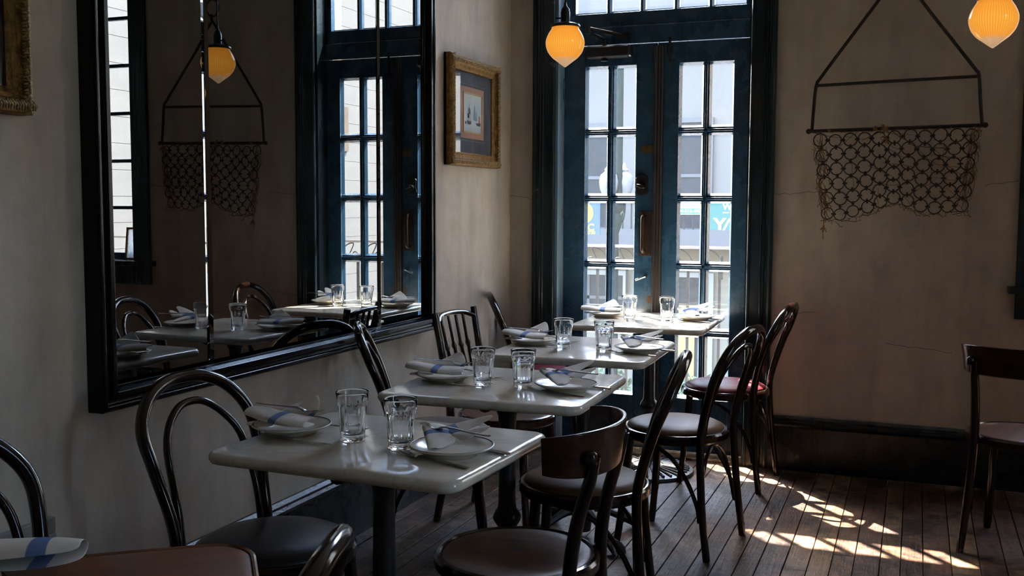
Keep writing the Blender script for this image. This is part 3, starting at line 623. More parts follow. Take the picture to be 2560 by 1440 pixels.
def twine(a,b_,n,j,r_=.0011):
    pts=[]
    for i in range(n+1):
        t=i/n; pts.append(a.lerp(b_,t)+Vector((rr.uniform(-j,j),rr.uniform(-j,j),rr.uniform(-j,j)-.4*j*math.sin(PI*t))))
    tw_.tube(pts,r_,4)
for k in range(34):
    u0_,v0_=rr.random(),rr.random()
    du,dv=rr.choice([(.14,.18),(-.14,.18),(.0,.3),(.2,.05)])
    twine(netpt(u0_,v0_),netpt(min(1,max(0,u0_+du)),min(1,v0_+dv)),5,.004)
for s_ in (0,1):
    for k in range(48):
        u=rr.uniform(0,.07); u=u if s_==0 else 1-u; v0_=rr.uniform(0,.8)
        u2=rr.uniform(-.01,.09); u2=u2 if s_==0 else 1-u2
        twine(netpt(u,v0_),netpt(u2,min(1,v0_+rr.uniform(.12,.3))),5,.006,.0014)
for k in range(30):
    u=k/30; twine(netpt(u,.98),netpt(u+.045,.98+rr.uniform(-.05,.05)),4,.008,.0017)
for k in range(16):
    u=k/16; twine(netpt(u,.01),netpt(u+.07,.02),3,.003,.0016)
twine(netpt(.48,.03),netpt(.62,.22),5,.003,.002); twine(netpt(.62,.22),netpt(.80,.24),5,.003,.002); twine(netpt(.80,.24),netpt(.99,.03),5,.004,.002); twine(netpt(.42,.03),netpt(.30,.12),4,.003,.002)
twine(netpt(.02,.97),netpt(.015,1.0)+Vector((.0,0,-.085)),5,.003,.0016)
t_=tw_.build('hemp_netting',M_twine,dn,True); t_['kind']='stuff'
b=MB()
for (u,v,n_,l__) in ((.11,-.01,10,.02),(.385,-.02,22,.03),(.445,-.02,34,.05),(.448,.10,16,.06),(.016,1.06,16,.04),(.03,.78,8,.02),(.985,.06,14,.03)):
    c0=netpt(u,v)
    for k in range(n_):
        d_=Vector((rr.uniform(-1,1),rr.uniform(-1,.1),rr.uniform(-1.6,.8)))*l__*.45; b.tube([c0,c0+d_*.6+Vector((0,0,rr.uniform(-.004,.004))),c0+d_],[.0030,.0024,.0010],4)
t_=b.build('frayed_tufts',M_tuft,dn,True); t_['kind']='stuff'
# ---------------------------------------------------------------- pendant lamps
def make_lamp(loc,label):
    root=tag(empty('pendant_lamp',loc),label,'lamp','amber glass pendant lamps')
    prof=[(.0005,0),(.005,.002),(.027,.019),(.049,.036),(.0655,.058),(.073,.083),(.0715,.103),(.063,.124),(.053,.140),(.0505,.146),(.0505,.153)]
    pp=spl([(a,0,b_) for a,b_ in prof],4); MB().lathe([(q.x,q.z) for q in pp],48).build('glass_shade',M_shade,root,True,180)
    MB().lathe([(.045,.147),(.055,.147),(.057,.151),(.054,.157),(.032,.164),(.018,.167)],32).build('shade_holder',M_black,root,True)
    sk=MB().lathe([(.0175,.165),(.0175,.205),(.0155,.208),(.0155,.214),(.012,.220),(.006,.226),(.004,.240)],20).build('socket',M_black,root,True)
    MB().tube([(-.016,0,.183),(-.030,0,.183),(-.036,0,.183)],[.003,.003,.005],8).build('turn_key',M_black,sk,True)
    MB().tube([(0,0,.238),(0,0,ZC-loc[2]-.0)],.0032,6).build('cord',M_black,root,True)
    MB().lathe([(.05,ZC-loc[2]-.03),(.055,ZC-loc[2]-.01),(.055,ZC-loc[2])],20).build('ceiling_rose',M_black,root,True)
    return root
l1=make_lamp((.818,-1.522,1.838),'glowing amber ribbed glass pendant hanging in front of the blue door')
l2=make_lamp((2.275,-1.642,1.818),'glowing amber ribbed glass pendant near the hanging dredge net')
# ---------------------------------------------------------------- tables
def rrect(w_,d_,r_,n=6):
    out=[]
    for cx_,cy_,a0 in ((w_/2-r_,d_/2-r_,0),(-w_/2+r_,d_/2-r_,PI/2),(-w_/2+r_,-d_/2+r_,PI),(w_/2-r_,-d_/2+r_,1.5*PI)):
        for k in range(n+1):
            a=a0+PI/2*k/n; out.append((cx_+r_*math.cos(a),cy_+r_*math.sin(a)))
    return out
def slab(w_,d_,r_,z0,z1,edge,mat,name,parent,steps=5):
    b=MB(); rings=[]
    for k in range(steps+1):
        a=-PI/2+PI*k/steps; ins=edge*(1-math.cos(a)); z=(z0+z1)/2+(z1-z0)/2*math.sin(a)
        rings.append([(x_,y_,z) for x_,y_ in rrect(w_-2*ins,d_-2*ins,max(.004,r_-ins))])
    n=len(rings[0]); vs=[p for r_ in rings for p in r_]; fs=[tuple(range(n-1,-1,-1)),tuple(range(steps*n,(steps+1)*n))]
    for j in range(steps):
        for k in range(n): fs.append((j*n+k,j*n+(k+1)%n,(j+1)*n+(k+1)%n,(j+1)*n+k))
    return b.add(vs,fs).build(name,mat,parent,True,50)
def column(parent,top=.715):
    MB().lathe([(.034,.02),(.038,.05),(.036,.085),(.030,.11),(.027,.14),(.027,.30),(.034,.31),(.043,.325),(.044,.335),(.037,.352),(.030,.36),(.027,.38),(.026,.62),(.030,.66),(.042,.69),(.046,top)],24,fn=lambda a,z,j:1+.04*math.cos(12*a)*(1 if .15<z<.62 else 0)).build('column',M_iron,parent,True,60)
    b=MB()
    for k in range(2):
        a=k*PI/2; c_,s_=math.cos(a),math.sin(a)
        b.tube([(-.20*c_,-.20*s_,top+.004),(.20*c_,.20*s_,top+.004)],[.014,.014],8,flat=1.4)
    b.build('top_spider',M_iron,parent,True)
def claw_feet(parent):
    for k in range(4):
        a=PI/4+k*PI/2; c_,s_=math.cos(a),math.sin(a)
        b=MB(); pts=spl([(.035,0,.11),(.08,0,.10),(.14,0,.072),(.20,0,.045),(.245,0,.030)],4)
        b.tube([(p.x*c_,p.x*s_,p.z) for p in pts],[.026-.012*math.sin(PI*i/(len(pts)-1))+.0*i for i in range(len(pts))],8)
        leg=b.build('base_leg',M_iron,parent,True)
        b=MB()
        for j in (-1,0,1):
            p=[(.232,j*.013,.032),(.255,j*.019,.032),(.275,j*.022,.022),(.288,j*.023,.007)]
            b.tube([(x_*c_-y_*s_,x_*s_+y_*c_,z_) for x_,y_,z_ in p],[.013,.014,.011,.006],8)
        b.build('claw_foot',M_iron,leg,True)
def ribbed_base(parent):
    MB().lathe([(.225,0),(.226,.008),(.222,.016),(.20,.020),(.06,.034),(.045,.05),(.03,.06)],48).build('base_plate',M_iron2,parent,True,50)
    b=MB()
    for k in range(32):
        a=2*PI*k/32; c_,s_=math.cos(a),math.sin(a)
        b.tube([(.075*c_,.075*s_,.036),(.14*c_,.14*s_,.030),(.205*c_,.205*s_,.0235)],[.003,.005,.006],5)
    b.build('base_ribs',M_iron2,parent,True)
TB=[(.912,-3.132,-.043,.645,.53),(.889,-2.277,.030,.64,.60),(.859,-1.381,.035,.625,.645),(.863,-.300,.030,.640,.71)]
TL=['nearest white marble bistro table, in front of the mirror','second marble bistro table from the camera','third marble bistro table, before the sunlit one','sunlit marble bistro table pushed against the blue door']
for i,(x_,y_,a,w_,d_) in enumerate(TB):
    t=tag(empty('bistro_table',(x_,y_,0),a),TL[i],'table','marble bistro tables')
    slab(w_,d_,.045,.7315,.760,.013,M_marble,'marble_top',t)
    MB().box(-.17,.17,-.14,.14,.722,.7318).build('mounting_plate',M_iron,t)
    column(t)
    if i==3: ribbed_base(t)
    else: claw_feet(t)
# wooden table bottom left
wt=tag(empty('wooden_table',(.941,-4.262,0),R(38)),'reddish brown wooden table with rounded corner at bottom left','table')
slab(.68,.50,.075,.722,.760,.010,M_tablewood,'wooden_top',wt)
b=MB(); 
b.tube([(p[0],p[1],.757) for p in rrect(.68,.50,.075,8)],.0042,6,True); b.tube([(p[0],p[1],.727) for p in rrect(.682,.502,.076,8)],.0042,6,True)
b.build('edge_bead',pm('polished_edge_bead',(.20,.085,.04),.10,coat=1),wt,True)
column(wt); claw_feet(wt)
# ---------------------------------------------------------------- chairs
HALF=[(-.215,.185,0),(-.19,.18,.2),(-.175,.168,.42),(-.185,.168,.52),(-.225,.188,.66),(-.262,.188,.75),(-.292,.14,.818),(-.308,.07,.852)]
INH=[(-.178,.1445,.455),(-.188,.1435,.53),(-.206,.141,.60),(-.236,.131,.69),(-.262,.10,.745),(-.28,.05,.785)]
def mir(l,mid): return l+[mid]+[(a,-b_,c) for a,b_,c in l[::-1]]
def seat_ring(b,r_,z0,z1,rin=.02):
    b.lathe([(r_-rin-.02,z0),(r_-.006,z0),(r_,z0+.008),(r_,z1-.010),(r_-.006,z1-.002),(r_-.014,z1),(r_-rin-.02,z1-.004),(r_-rin-.02,z0)],40,cap=False)
def make_thonet(leath,wood):
    root=empty('bentwood_chair')
    P=spl(mir(HALF,(-.312,0,.859)),6); n=len(P)
    MB().tube(P,[.0140+.003*math.sin(PI*i/(n-1)) for i in range(n)],12).build('back_frame',wood,root,True)
    P=spl(mir(INH,(-.285,0,.795)),6); MB().tube(P,.0105,10).build('inner_hoop',wood,root,True)
    b=MB(); seat_ring(b,.208,.418,.456); b.build('seat_frame',wood,root,True,35)
    MB().lathe([(0,.432),(.150,.432),(.186,.440),(.192,.452),(.186,.464),(.165,.474),(.12,.480),(.06,.483),(0,.484)],40).build('seat',leath,root,True,180)
    for s in (1,-1):
        MB().tube(spl([(.135,.130*s,.425),(.145,.140*s,.25),(.158,.150*s,.12),(.172,.158*s,0)],4),[.017]*4+[.016]*4+[.0145]*4+[.013],10).build('leg',wood,root,True)
        MB().tube(spl([(.06,.175*s,.418),(.0,.178*s,.405),(-.07,.180*s,.365),(-.13,.182*s,.29),(-.172,.182*s,.20),(-.183,.183*s,.14)],4),.0085,8).build('brace',wood,root,True)
    MB().tube(spl([(-.183,.170,.15),(-.172,.145,.25),(-.165,.09,.35),(-.160,0,.40),(-.165,-.09,.35),(-.172,-.145,.25),(-.183,-.170,.15)],4),.008,8).build('rear_brace',wood,root,True)
    return root
def make_curved(seatm,wood):
    root=empty('curved_back_chair')
    for s in (1,-1):
        P=spl([(-.225,.165*s,0),(-.200,.155*s,.15),(-.185,.145*s,.30),(-.180,.138*s,.45),(-.198,.136*s,.58),(-.226,.135*s,.68),(-.240,.135*s,.745)],5); n=len(P)
        lg=MB().tube(P,[.0135+.004*math.sin(PI*i/(n-1)) for i in range(n)],10).build('rear_leg',wood,root,True)
        MB().lathe([(.0165,-.02),(.0165,0),(.014,.007),(.008,.011),(0,.012)],12,(-.233,.150*s,.748)).build('post_knob',wood,lg,True)
        MB().tube(spl([(.135,.125*s,.43),(.148,.138*s,.22),(.168,.152*s,0)],5),[.0175]*5+[.016]*5+[.0135],10).build('leg',wood,root,True)
        MB().tube(spl([(.06,.165*s,.418),(-.02,.168*s,.395),(-.10,.160*s,.33),(-.16,.150*s,.24),(-.188,.142*s,.16)],4),.0085,8).build('brace',wood,root,True)
    # curved backrest panel
    vs=[];fs=[];n=28;zs=[(.690,0,0),(.694,.004,.003),(.75,.012,.009),(.800,.020,.014),(.806,.016,.016)]
    for i in range(n+1):
        t=-1+2*i/n; a=t*R(90)
        px_,py_=-.130-.128*math.cos(a),.196*math.sin(a); nx_,ny_=-math.cos(a)*.196,math.sin(a)*.128; l_=math.hypot(nx_,ny_); nx_/=l_; ny_/=l_
        for th_ in (.0,.012):
            for z in (.690,.745,.803):
                zz=z-(.012*abs(t)**3 if z>.79 else -.012*abs(t)**3); vs.append((px_+nx_*((z-.69)*.12-th_),py_+ny_*((z-.69)*.12-th_),zz))
    m=6
    for i in range(n):
        a=i*m; c_=(i+1)*m
        for j in range(2):
            fs.append((a+j,c_+j,c_+j+1,a+j+1)); fs.append((a+3+j,a+4+j,c_+4+j,c_+3+j))
        fs.append((a,a+3,c_+3,c_)); fs.append((a+2,c_+2,c_+5,a+5))
    fs.append((0,1,4,3)); fs.append((1,2,5,4)); e=n*m; fs.append((e,e+3,e+4,e+1)); fs.append((e+1,e+4,e+5,e+2))
    MB().add(vs,fs).build('backrest',M_backwood,root,True,50,bevel=.003)
    b=MB(); seat_ring(b,.210,.412,.450,-.002); b.build('seat_frame',wood,root,True,35)
    MB().lathe([(0,.420),(.190,.420),(.194,.444),(.185,.447),(.150,.4455),(.08,.442),(0,.441)],40).build('seat',seatm,root,True,180)
    return root
def make_spindle():
    root=empty('spindle_back_chair')
    for s in (1,-1):
        P=spl([(-.245,.165*s,0),(-.205,.155*s,.22),(-.185,.150*s,.44),(-.205,.156*s,.62),(-.250,.166*s,.875)],5); n=len(P)
        MB().tube(P,[.015+.003*math.sin(PI*i/(n-1)) for i in range(n)],12).build('rear_post',M_bwood,root,True,50)
        MB().tube(spl([(.135,.125*s,.43),(.148,.138*s,.22),(.170,.155*s,0)],5),[.017]*5+[.0155]*5+[.013],10).build('leg',M_bwood,root,True)
    MB().tube(spl([(-.245,.155,.838),(-.268,.10,.856),(-.276,0,.862),(-.268,-.10,.856),(-.245,-.155,.838)],5),.011,10,flat=1.35).build('top_rail',M_bwood,root,True)
    for yv in (-.085,-.028,.028,.085):
        P=[(-.265,yv*1.1,.85),(-.240,yv*1.05,.74),(-.236,yv*1.05,.725),(-.232,yv*1.05,.71),(-.205,yv,.60),(-.185,yv*.95,.47)]
        MB().tube(P,[.0065,.0075,.0125,.0075,.011,.0075],10).build('spindle',M_bwood,root,True,60)
    b=MB(); seat_ring(b,.205,.420,.460,-.002); b.build('seat_frame',M_bwood,root,True,35)
    MB().lathe([(0,.430),(.186,.430),(.190,.454),(.180,.457),(.150,.4555),(.08,.452),(0,.451)],40).build('seat',M_seatwood,root,True,180)
    return root
TH={}
def thonet(kind,x_,y_,a,label):
    lm={'brown':M_lbrown,'red':M_lred,'black':M_lblack,'taupe':M_lgrey}[kind]
    if not TH: o=make_thonet(lm,M_dwood); TH['p']=o
    else:
        o=copytree(TH['p'])
        for ch in o.children:
            if ch.name.startswith('seat') and not ch.name.startswith('seat_frame'):
                ch.data=ch.data.copy(); ch.data.materials[0]=lm
    o.location=(x_,y_,0); o.rotation_euler=(0,0,a); return tag(o,label,'chair','bentwood chairs around the tables')
thonet('black',.565,-3.075,-.122,'dark bentwood hoop back chair against the wall beside the nearest marble table')
thonet('taupe',.385,-1.710,.476,'bentwood hoop back chair with taupe seat squeezed between wall and second table')
thonet('red',.325,-.262,.42,'bentwood hoop back chair with dark red seat in the far corner under the ship picture')
thonet('brown',1.120,-2.195,3.33,'bentwood hoop back chair with brown leather seat, aisle side of second table')
thonet('brown',1.211,-1.285,2.936,'bentwood hoop back chair with brown leather seat, aisle side of third table')
thonet('red',1.238,-.310,3.045,'bentwood hoop back chair with oxblood seat catching sun beside the door')
thonet('black',1.055,-4.180,3.45,'bentwood hoop back chair in the foreground at the wooden table, only its hoop showing')
thonet('black',.560,-3.90,-.25,'bentwood hoop back chair at the bottom left edge, between wall and wooden table')
s_=make_spindle(); s_.location=(.500,-1.300,0); s_.rotation_euler=(0,0,-.09); tag(s_,'brown spindle back chair with turned spindles against wall by the third table','chair')
c1=make_curved(M_seatwood,M_dwood); c1.location=(1.157,-2.885,0); c1.rotation_euler=(0,0,3.16); tag(c1,'chair with wraparound curved backrest and wooden seat, aisle side of nearest marble table','chair','curved back chairs')
c2=copytree(c1); c2.location=(2.485,-.86,0); c2.rotation_euler=(0,0,1.30); tag(c2,'lone curved back wooden chair at the right edge before the black baseboard','chair','curved back chairs')
# ---------------------------------------------------------------- tableware
def tumbler_mesh():
    outer=[(.027,0),(.0292,.002),(.0298,.006),(.0295,.012),(.0315,.04),(.0335,.065),(.0352,.084),(.0362,.089),(.0372,.094),(.0392,.113),(.0395,.1165)]
    inner=[(.0387,.1175),(.0378,.116),(.0355,.094),(.0325,.062),(.0292,.028),(.0255,.0165),(.012,.0145),(0,.0142)]
    def fn(a,z,j):
        if j>=len(outer): return 1
        if z<.004 or z>.088: return 1
        k=12; d=abs(((a*k/(2*PI))%1)-.5)*2       # 0 at flute centre, 1 at ridge
        return 1-.055*(1-d*d)*min(1,(.090-z)/.012)*min(1,(z-.004)/.006+.3)
    b=MB(); b.lathe([(0,0)]+outer+inner,72,fn=lambda a,z,j: fn(a,z,j-1) if 0<j<=len(outer) else 1)
    return b
tumb0=tumbler_mesh().build('tumbler',M_tumbler,None,True,70)
TN=['nearest marble table','second marble table','third marble table','sunlit marble table']
def PL(i,x_,y_): return (x_,y_,.760)
GL=[[(.836,-3.146),(.980,-3.176)],[(.828,-2.332),(.959,-2.322)],[(.795,-1.445),(.968,-1.472)],[(.767,-.335),(.952,-.328)]]
first=True
for i in range(4):
    for k in range(2):
        o=tumb0 if first else tumb0.copy()
        if not first: C.objects.link(o)
        first=False; o.location=(GL[i][k][0],GL[i][k][1],.7602); o.rotation_euler=(0,0,.3*i+.2*k)
        tag(o,('left' if k==0 else 'right')+' of the two fluted clear water glasses on the '+TN[i],'glass','fluted water glasses')
# plate
def make_plate():
    root=empty('side_plate')
    MB().lathe([(0,.003),(.058,.003),(.060,0),(.064,0),(.066,.004),(.085,.013),(.101,.020),(.1045,.0225),(.1045,.0245),(.101,.0250),(.083,.0165),(.066,.0085),(.058,.0075),(0,.0075)],48).build('dish',M_plate,root,True,180)
    MB().lathe([(.0985,.0243),(.0996,.0252),(.1010,.0255),(.1016,.0254),(.0990,.0240),(.0985,.0243)],48,cap=False).build('rim_line',M_rim,root,True,180)
    return root
# napkins
def grid(b,G,U):
    base=len(b.v); nu=len(G); nv=len(G[0])
    for i in range(nu):
        for j in range(nv): b.v.append(tuple(G[i][j])); b.uv.append((U[i][j],j/(nv-1)))
    for i in range(nu-1):
        for j in range(nv-1): b.f.append([base+i*nv+j,base+i*nv+j+1,base+(i+1)*nv+j+1,base+(i+1)*nv+j])
def roll(b,rows,us,st=False):
    G=[];U=[]
    for (x_,yc,hw_,zb,t_),u in zip(rows,us):
        G.append([(x_,yc+hw_,zb+.001),(x_,yc-hw_*.7,zb),(x_-.002,yc-hw_-.006,zb+t_*.45),(x_,yc-hw_*.6,zb+t_),(x_+.002,yc+hw_*.4,zb+t_+.004),(x_,yc+hw_,zb+t_*.7)]); U.append([u]*6)
    grid(b,G,U)
def napkin_wall():
    b=MB(); b.uv=[]
    roll(b,[(-.148,.004,.020,.027,.020),(-.105,.0,.036,.023,.027),(-.055,-.012,.044,.021,.023),(0,-.024,.048,.020,.020),(.050,-.030,.044,.020,.024),(.078,-.034,.030,.022,.018)],[.08,.25,.44,.62,.8,.95])
    G=[];U=[]
    base=[(-.070,.030,.040),(-.030,.010,.042),(.020,-.002,.043),(.075,-.008,.040)]; top=[(.004,.070,.074),(.016,.074,.082),(.024,.074,.084),(.034,.071,.078)]
    for k in range(4):
        t=k/3; G.append([tuple(base[q][c_]*(1-t)+top[q][c_]*t+(.010*math.sin(PI*t) if c_==1 else 0) for c_ in range(3)) for q in range(4)]); U.append([[.10,.22,.40,.62][q]*(1-t)+[.10,.16,.24,.30][q]*t for q in range(4)])
    grid(b,G,U)
    G=[[(-.135,-.022,.016),(-.120,-.050,.010)],[(-.09,-.024,.022),(-.085,-.062,.016)],[(-.03,-.03,.020),(-.02,-.070,.018)]]; grid(b,G,[[.05]*2,[.2]*2,[.4]*2])
    return b.build('napkin',M_napkin,None,True,180,sub=2,solid=.0022)
def napkin_aisle():
    b=MB(); b.uv=[]
    # folded band from the back-left lobe to the front tip
    rows=[]
    A=Vector((-.086,.030,.030)); B=Vector((.004,-.105,.022)); side=Vector((.062,.040,0))
    G=[];U=[]
    for k in range(6):
        t=k/5; c_=A.lerp(B,t); wv=[.70,.95,1.0,.92,.70,.30][k]; s_=side*wv; th_=[.012,.017,.017,.015,.012,.007][k]; lift=Vector((0,0,.012*(1-t)**2))
        G.append([c_+s_+lift,c_+lift*.5,c_-side*.10+Vector((0,0,th_*.5))+lift,c_+Vector((0,0,th_))+lift,c_+s_*.6+Vector((0,0,th_+.002))+lift,c_+s_+Vector((0,0,th_*.5))+lift]); U.append([.30+.6*t]*6)
    grid(b,G,U)
    def flap(base,top,ub,ut,bow):
        G=[];U=[]
        for k in range(4):
            t=k/3; G.append([tuple(base[q][c_]*(1-t)+top[q][c_]*t+(bow*math.sin(PI*t) if c_==1 else 0) for c_ in range(3)) for q in range(len(base))]); U.append([ub[q]*(1-t)+ut[q]*t for q in range(len(base))])
        grid(b,G,U)
    flap([(-.050,.030,.046),(-.01,.005,.046),(.03,-.022,.044)],[(.076,.066,.082),(.088,.062,.086),(.094,.048,.080)],[.46,.50,.54],[.9,.92,.94],.014)
    flap([(.000,-.010,.044),(.03,-.030,.042),(.055,-.045,.036)],[(.092,.022,.066),(.104,.014,.070),(.106,.004,.064)],[.70,.72,.75],[.95,.96,.97],.006)
    return b.build('napkin',M_napkin,None,True,180,sub=2,solid=.0022)
# cutlery: pointing along local +x
def make_fork():
    root=empty('fork')
    P=[(-.105,0,.003),(-.08,0,.003),(-.03,0,.0045),(.02,0,.007),(.045,0,.004)]
    MB().tube(spl(P,4),[.0022]*17,8,flat=2.6).build('handle',M_silver,root,True)
    b=MB()
    b.tube(spl([(.043,0,.004),(.052,0,.0022),(.062,0,.002),(.070,0,.0025)],3),[.0014]*10,8,flat=7.5)
    for k in range(4):
        y_=-.0082+k*.0055; b.tube(spl([(.068,y_,.0025),(.085,y_,.0045),(.105,y_*.95,.009)],3),[.0014,.0014,.0013,.0012,.0011,.001,.0007],6)
    b.build('tines',M_silver,root,True); return root
def make_knife():
    root=empty('knife')
    MB().tube([(-.11,0,.004),(-.10,0,.004),(-.06,0,.004),(.0,0,.004)],[.003,.0042,.004,.003],8,flat=1.9).build('handle',M_silver,root,True)
    MB().prism([(0,-.007),(.06,-.008),(.095,-.006),(.108,.002),(.104,.006),(0,.006)],'z',.0032,.0048).build('blade',M_silver,root,bevel=.0005); return root
fork0=make_fork(); knife0=make_knife(); plate0=make_plate(); nw=napkin_wall(); na=napkin_aisle()
used=set()
def place(src,loc,rot,label,cat,group):
    if src.name in used: o=copytree(src)
    else: o=src; used.add(src.name)
    o.location=loc; o.rotation_euler=rot; o.scale=(.93,.93,.93) if cat in('plate','napkin') else (1,1,1); return tag(o,label,cat,group)
PW=[[(.655,-3.128),(1.112,-3.182)],[(.680,-2.290),(1.092,-2.308)],[(.636,-1.365),(1.096,-1.425)],[(.628,-.255),(1.072,-.230)]]
SD=['wall side','aisle side']
for i in range(4):
    ta=TB[i][2]
    for k in range(2):
        px_,py_=PW[i][k]; nm=SD[k]+' of the '+TN[i]
        place(plate0,(px_,py_,.7602),(0,0,ta),'cream plate with dark rim, '+nm,'plate','cream side plates')
        jit=[(0,.0,.0),(.06,.004,-.003),(-.10,-.003,.002),(.14,.005,.002)][i]
        if k==0:
            place(nw,(px_+.005,py_,.7665),(0,0,ta+jit[0]),'blue striped white napkin on plate, '+nm,'napkin','blue striped napkins')
            place(fork0,(px_-.012,py_+.008,.8150 if i in(0,1) else .813),(0,.02,R(-6)+jit[0]),'fork lying on the napkin, '+nm,'fork','forks on the tables')
            place(fork0,(px_+.070,py_+.078,.7604),(0,0,ta+R(-4)),'fork on marble behind plate, '+nm,'fork','forks on the tables')
            place(knife0,(px_+.062,py_-.078,.7604),(0,0,ta+R(-7)),'knife on marble before plate, '+nm,'knife','table knives')
        else:
            place(na,(px_-.005,py_,.7665),(0,0,ta+jit[0]*1.5),'blue striped white napkin on plate, '+nm,'napkin','blue striped napkins')
            place(fork0,(px_+.012,py_-.010,.8145),(0,.03,PI+R(-20)+jit[0]),'fork lying on the napkin, '+nm,'fork','forks on the tables')
            place(fork0,(px_-.010,py_-.075,.7604),(0,0,PI+ta+R(-18)),'fork on marble before plate, '+nm,'fork','forks on the tables')
            place(knife0,(px_+.020,py_+.066,.7604),(0,0,PI+ta+R(-14)),'knife on marble behind plate, '+nm,'knife','table knives')
# napkin and fork on wooden table
place(plate0,(.79,-4.25,.7602),(0,0,.1),'cream china plate under the napkin on the wooden table at bottom left','plate','cream side plates')
n_=place(nw,(.765,-4.172,.757),(0,0,PI+R(32)),'white blue striped napkin on the wooden table at bottom left','napkin','blue striped napkins')
n_.scale=(1.2,1.2,1.15); n_.data=n_.data.copy()
for q in n_.data.uv_layers[0].data: q.uv=(q.uv[0]+.26,q.uv[1])
place(fork0,(.800,-4.140,.764),(0,0,R(-25)),'fork beside the napkin on the wooden table at bottom left','fork','forks on the tables')
# ---------------------------------------------------------------- outdoors: balcony
b=MB(); b.box(-4,7,WT+.05,1.38,-.20,-.04); struct(b.build('balcony_floor',M_deck))
rl=tag(empty('balcony_railing',(0,1.25,-.04)),'grey wrought iron balcony railing with scrolls outside the glass door','railing')
def rmb(n,fn,m=M_railing,smooth=True): b=MB(); fn(b); return b.build(n,m,rl,smooth)
rmb('top_rail',lambda b:b.box(-3.5,6.5,-.02,.02,1.088,1.104),M_toprail,False); rmb('frieze_rail',lambda b:b.box(-3.5,6.5,-.008,.008,.958,.968),smooth=False); rmb('bottom_rail',lambda b:b.box(-3.5,6.5,-.012,.012,.08,.095),smooth=False)
bal=MB().box(-.008,.008,-.008,.008,.0,.962); b0=None
x_=.128-.2*10
while x_<3.2:
    if b0 is None: b0=bal.build('baluster',M_railing,rl); o=b0
    else: o=b0.copy(); C.objects.link(o)
    o.location=(x_,0,0); x_+=.2
def scroll(n=40):
    pts=[]
    for i in range(26):      # spiral, 1.9 turns
        a=PI*1.0+ i/25*2*PI*1.35; r_=.006+.034*i/25; pts.append((.010+r_*math.cos(a+1.2),0,1.0+r_*math.sin(a+1.2)))
    pts+= [tuple(p) for p in spl([pts[-1],(.018,0,1.078),(.060,0,1.076),(.100,0,1.045),(.135,0,.985),(.158,0,.966)],5)[1:]]
    return pts
sc0=MB().tube(scroll(),.0042,6).build('scroll',M_railing,rl,True); sc0.location=(.072-.186*8,0,0)
for k in range(-7,14):
    o=sc0.copy(); C.objects.link(o); o.location=(.072+.186*k,0,0)
MB().lathe([(.010,.90),(.012,.955),(.02,.975),(.024,.995),(.014,1.01),(.008,1.02),(.013,1.035),(.008,1.05),(0,1.055)],12,(.942,-.03,0)).build('post_finial',M_railing,rl,True)
# street and buildings
struct(MB().box(-60,60,1.6,60,-3.3,-3.0).build('street',M_street))
YB=14.0
bu=tag(empty('building_across',(0,YB,-3.0)),'pale lavender stucco building across the street with gallery and dark windows','building')
def eb(n,x0,x1,y0,y1,z0,z1,m,par=None,bev=0): return MB().box(x0,x1,y0,y1,z0+3,z1+3).build(n,m,par or bu,bevel=bev)
eb('upper_wall',-16,3.0,0,5,.58,4.9,M_stucco); eb('lower_wall',-16,3.0,.02,5,-3,.58,M_beige)
eb('cornice',-16.2,3.2,-.45,0,4.72,4.95,M_greytrim); eb('cornice',-16.1,3.1,-.25,0,4.55,4.72,M_white)
eb('parapet',-16,3.0,.2,5,4.95,6.0,M_stucco)
eb('gallery_slab',-16,3.0,-1.1,0,.60,.86,M_greytrim); eb('gallery_fascia',-16,3.0,-1.16,-1.1,.56,.90,M_greytrim)
def ewin(x0,x1,z0,z1,fr=.09,mat=M_wglass):
    f=eb('window',x0,x1,-.03,.0,z0,z1,mat); 
    for q in ((x0-fr,x1+fr,z1,z1+fr),(x0-fr,x0,z0,z1),(x1,x1+fr,z0,z1),(x0-fr,x1+fr,z0-fr,z0)):
        eb('window_trim',q[0],q[1],-.07,0,q[2],q[3],M_greytrim if z0>.5 else M_white,f)
    xm=(x0+x1)/2; eb('window_bar',xm-.03,xm+.03,-.05,-.03,z0,z1,M_greytrim,f); zm=(z0+z1)/2; eb('window_bar',x0,x1,-.05,-.03,zm-.03,zm+.03,M_greytrim,f)
ewin(-2.75,-1.56,.90,2.86); ewin(-4.75,-3.47,.90,2.80); ewin(-7.2,-6.0,.90,2.85); ewin(-9.6,-8.4,.9,2.85); ewin(.4,1.6,.9,2.85)
ewin(-4.55,-3.15,-.90,-.02); ewin(-2.72,-1.50,-2.2,-.02); ewin(.3,1.4,-2.2,-.02); ewin(-7.2,-5.6,-2.2,-.02)
eb('yellow_door',-2.5,-1.75,-.06,-.03,-3,-.55,M_yel2)
b0=None
for k in range(60):
    if b0 is None: b0=MB().box(-.012,.012,-.012,.012,0,.54).build('gallery_baluster',M_wglass,bu); o=b0
    else: o=b0.copy(); C.objects.link(o)
    o.location=(-8+k*.16,-1.12,3.9)
MB().box(-8.2,2,-1.15,-1.09,4.40,4.44).build('gallery_rail',M_wglass,bu)
# sunlit neighbour building to the right (seen in the mirror)
nb=tag(empty('neighbour_building',(5.9,3.2,-3)),'sunlit white sided building to the right, seen reflected in mirror','building')
def nbx(n,x0,x1,y0,y1,z0,z1,m): return MB().box(x0,x1,y0,y1,z0+3,z1+3).build(n,m,nb)
nbx('side_wall',0,4,0,14,-3,7.5,M_siding)
for k in range(30): nbx('siding_board',-.008,0,0,14,-1.4+k*.28,-1.4+k*.28+.275,M_siding)
nbx('tan_panel',-.04,0,3.6,5.0,2.1,2.75,M_tanpatch)
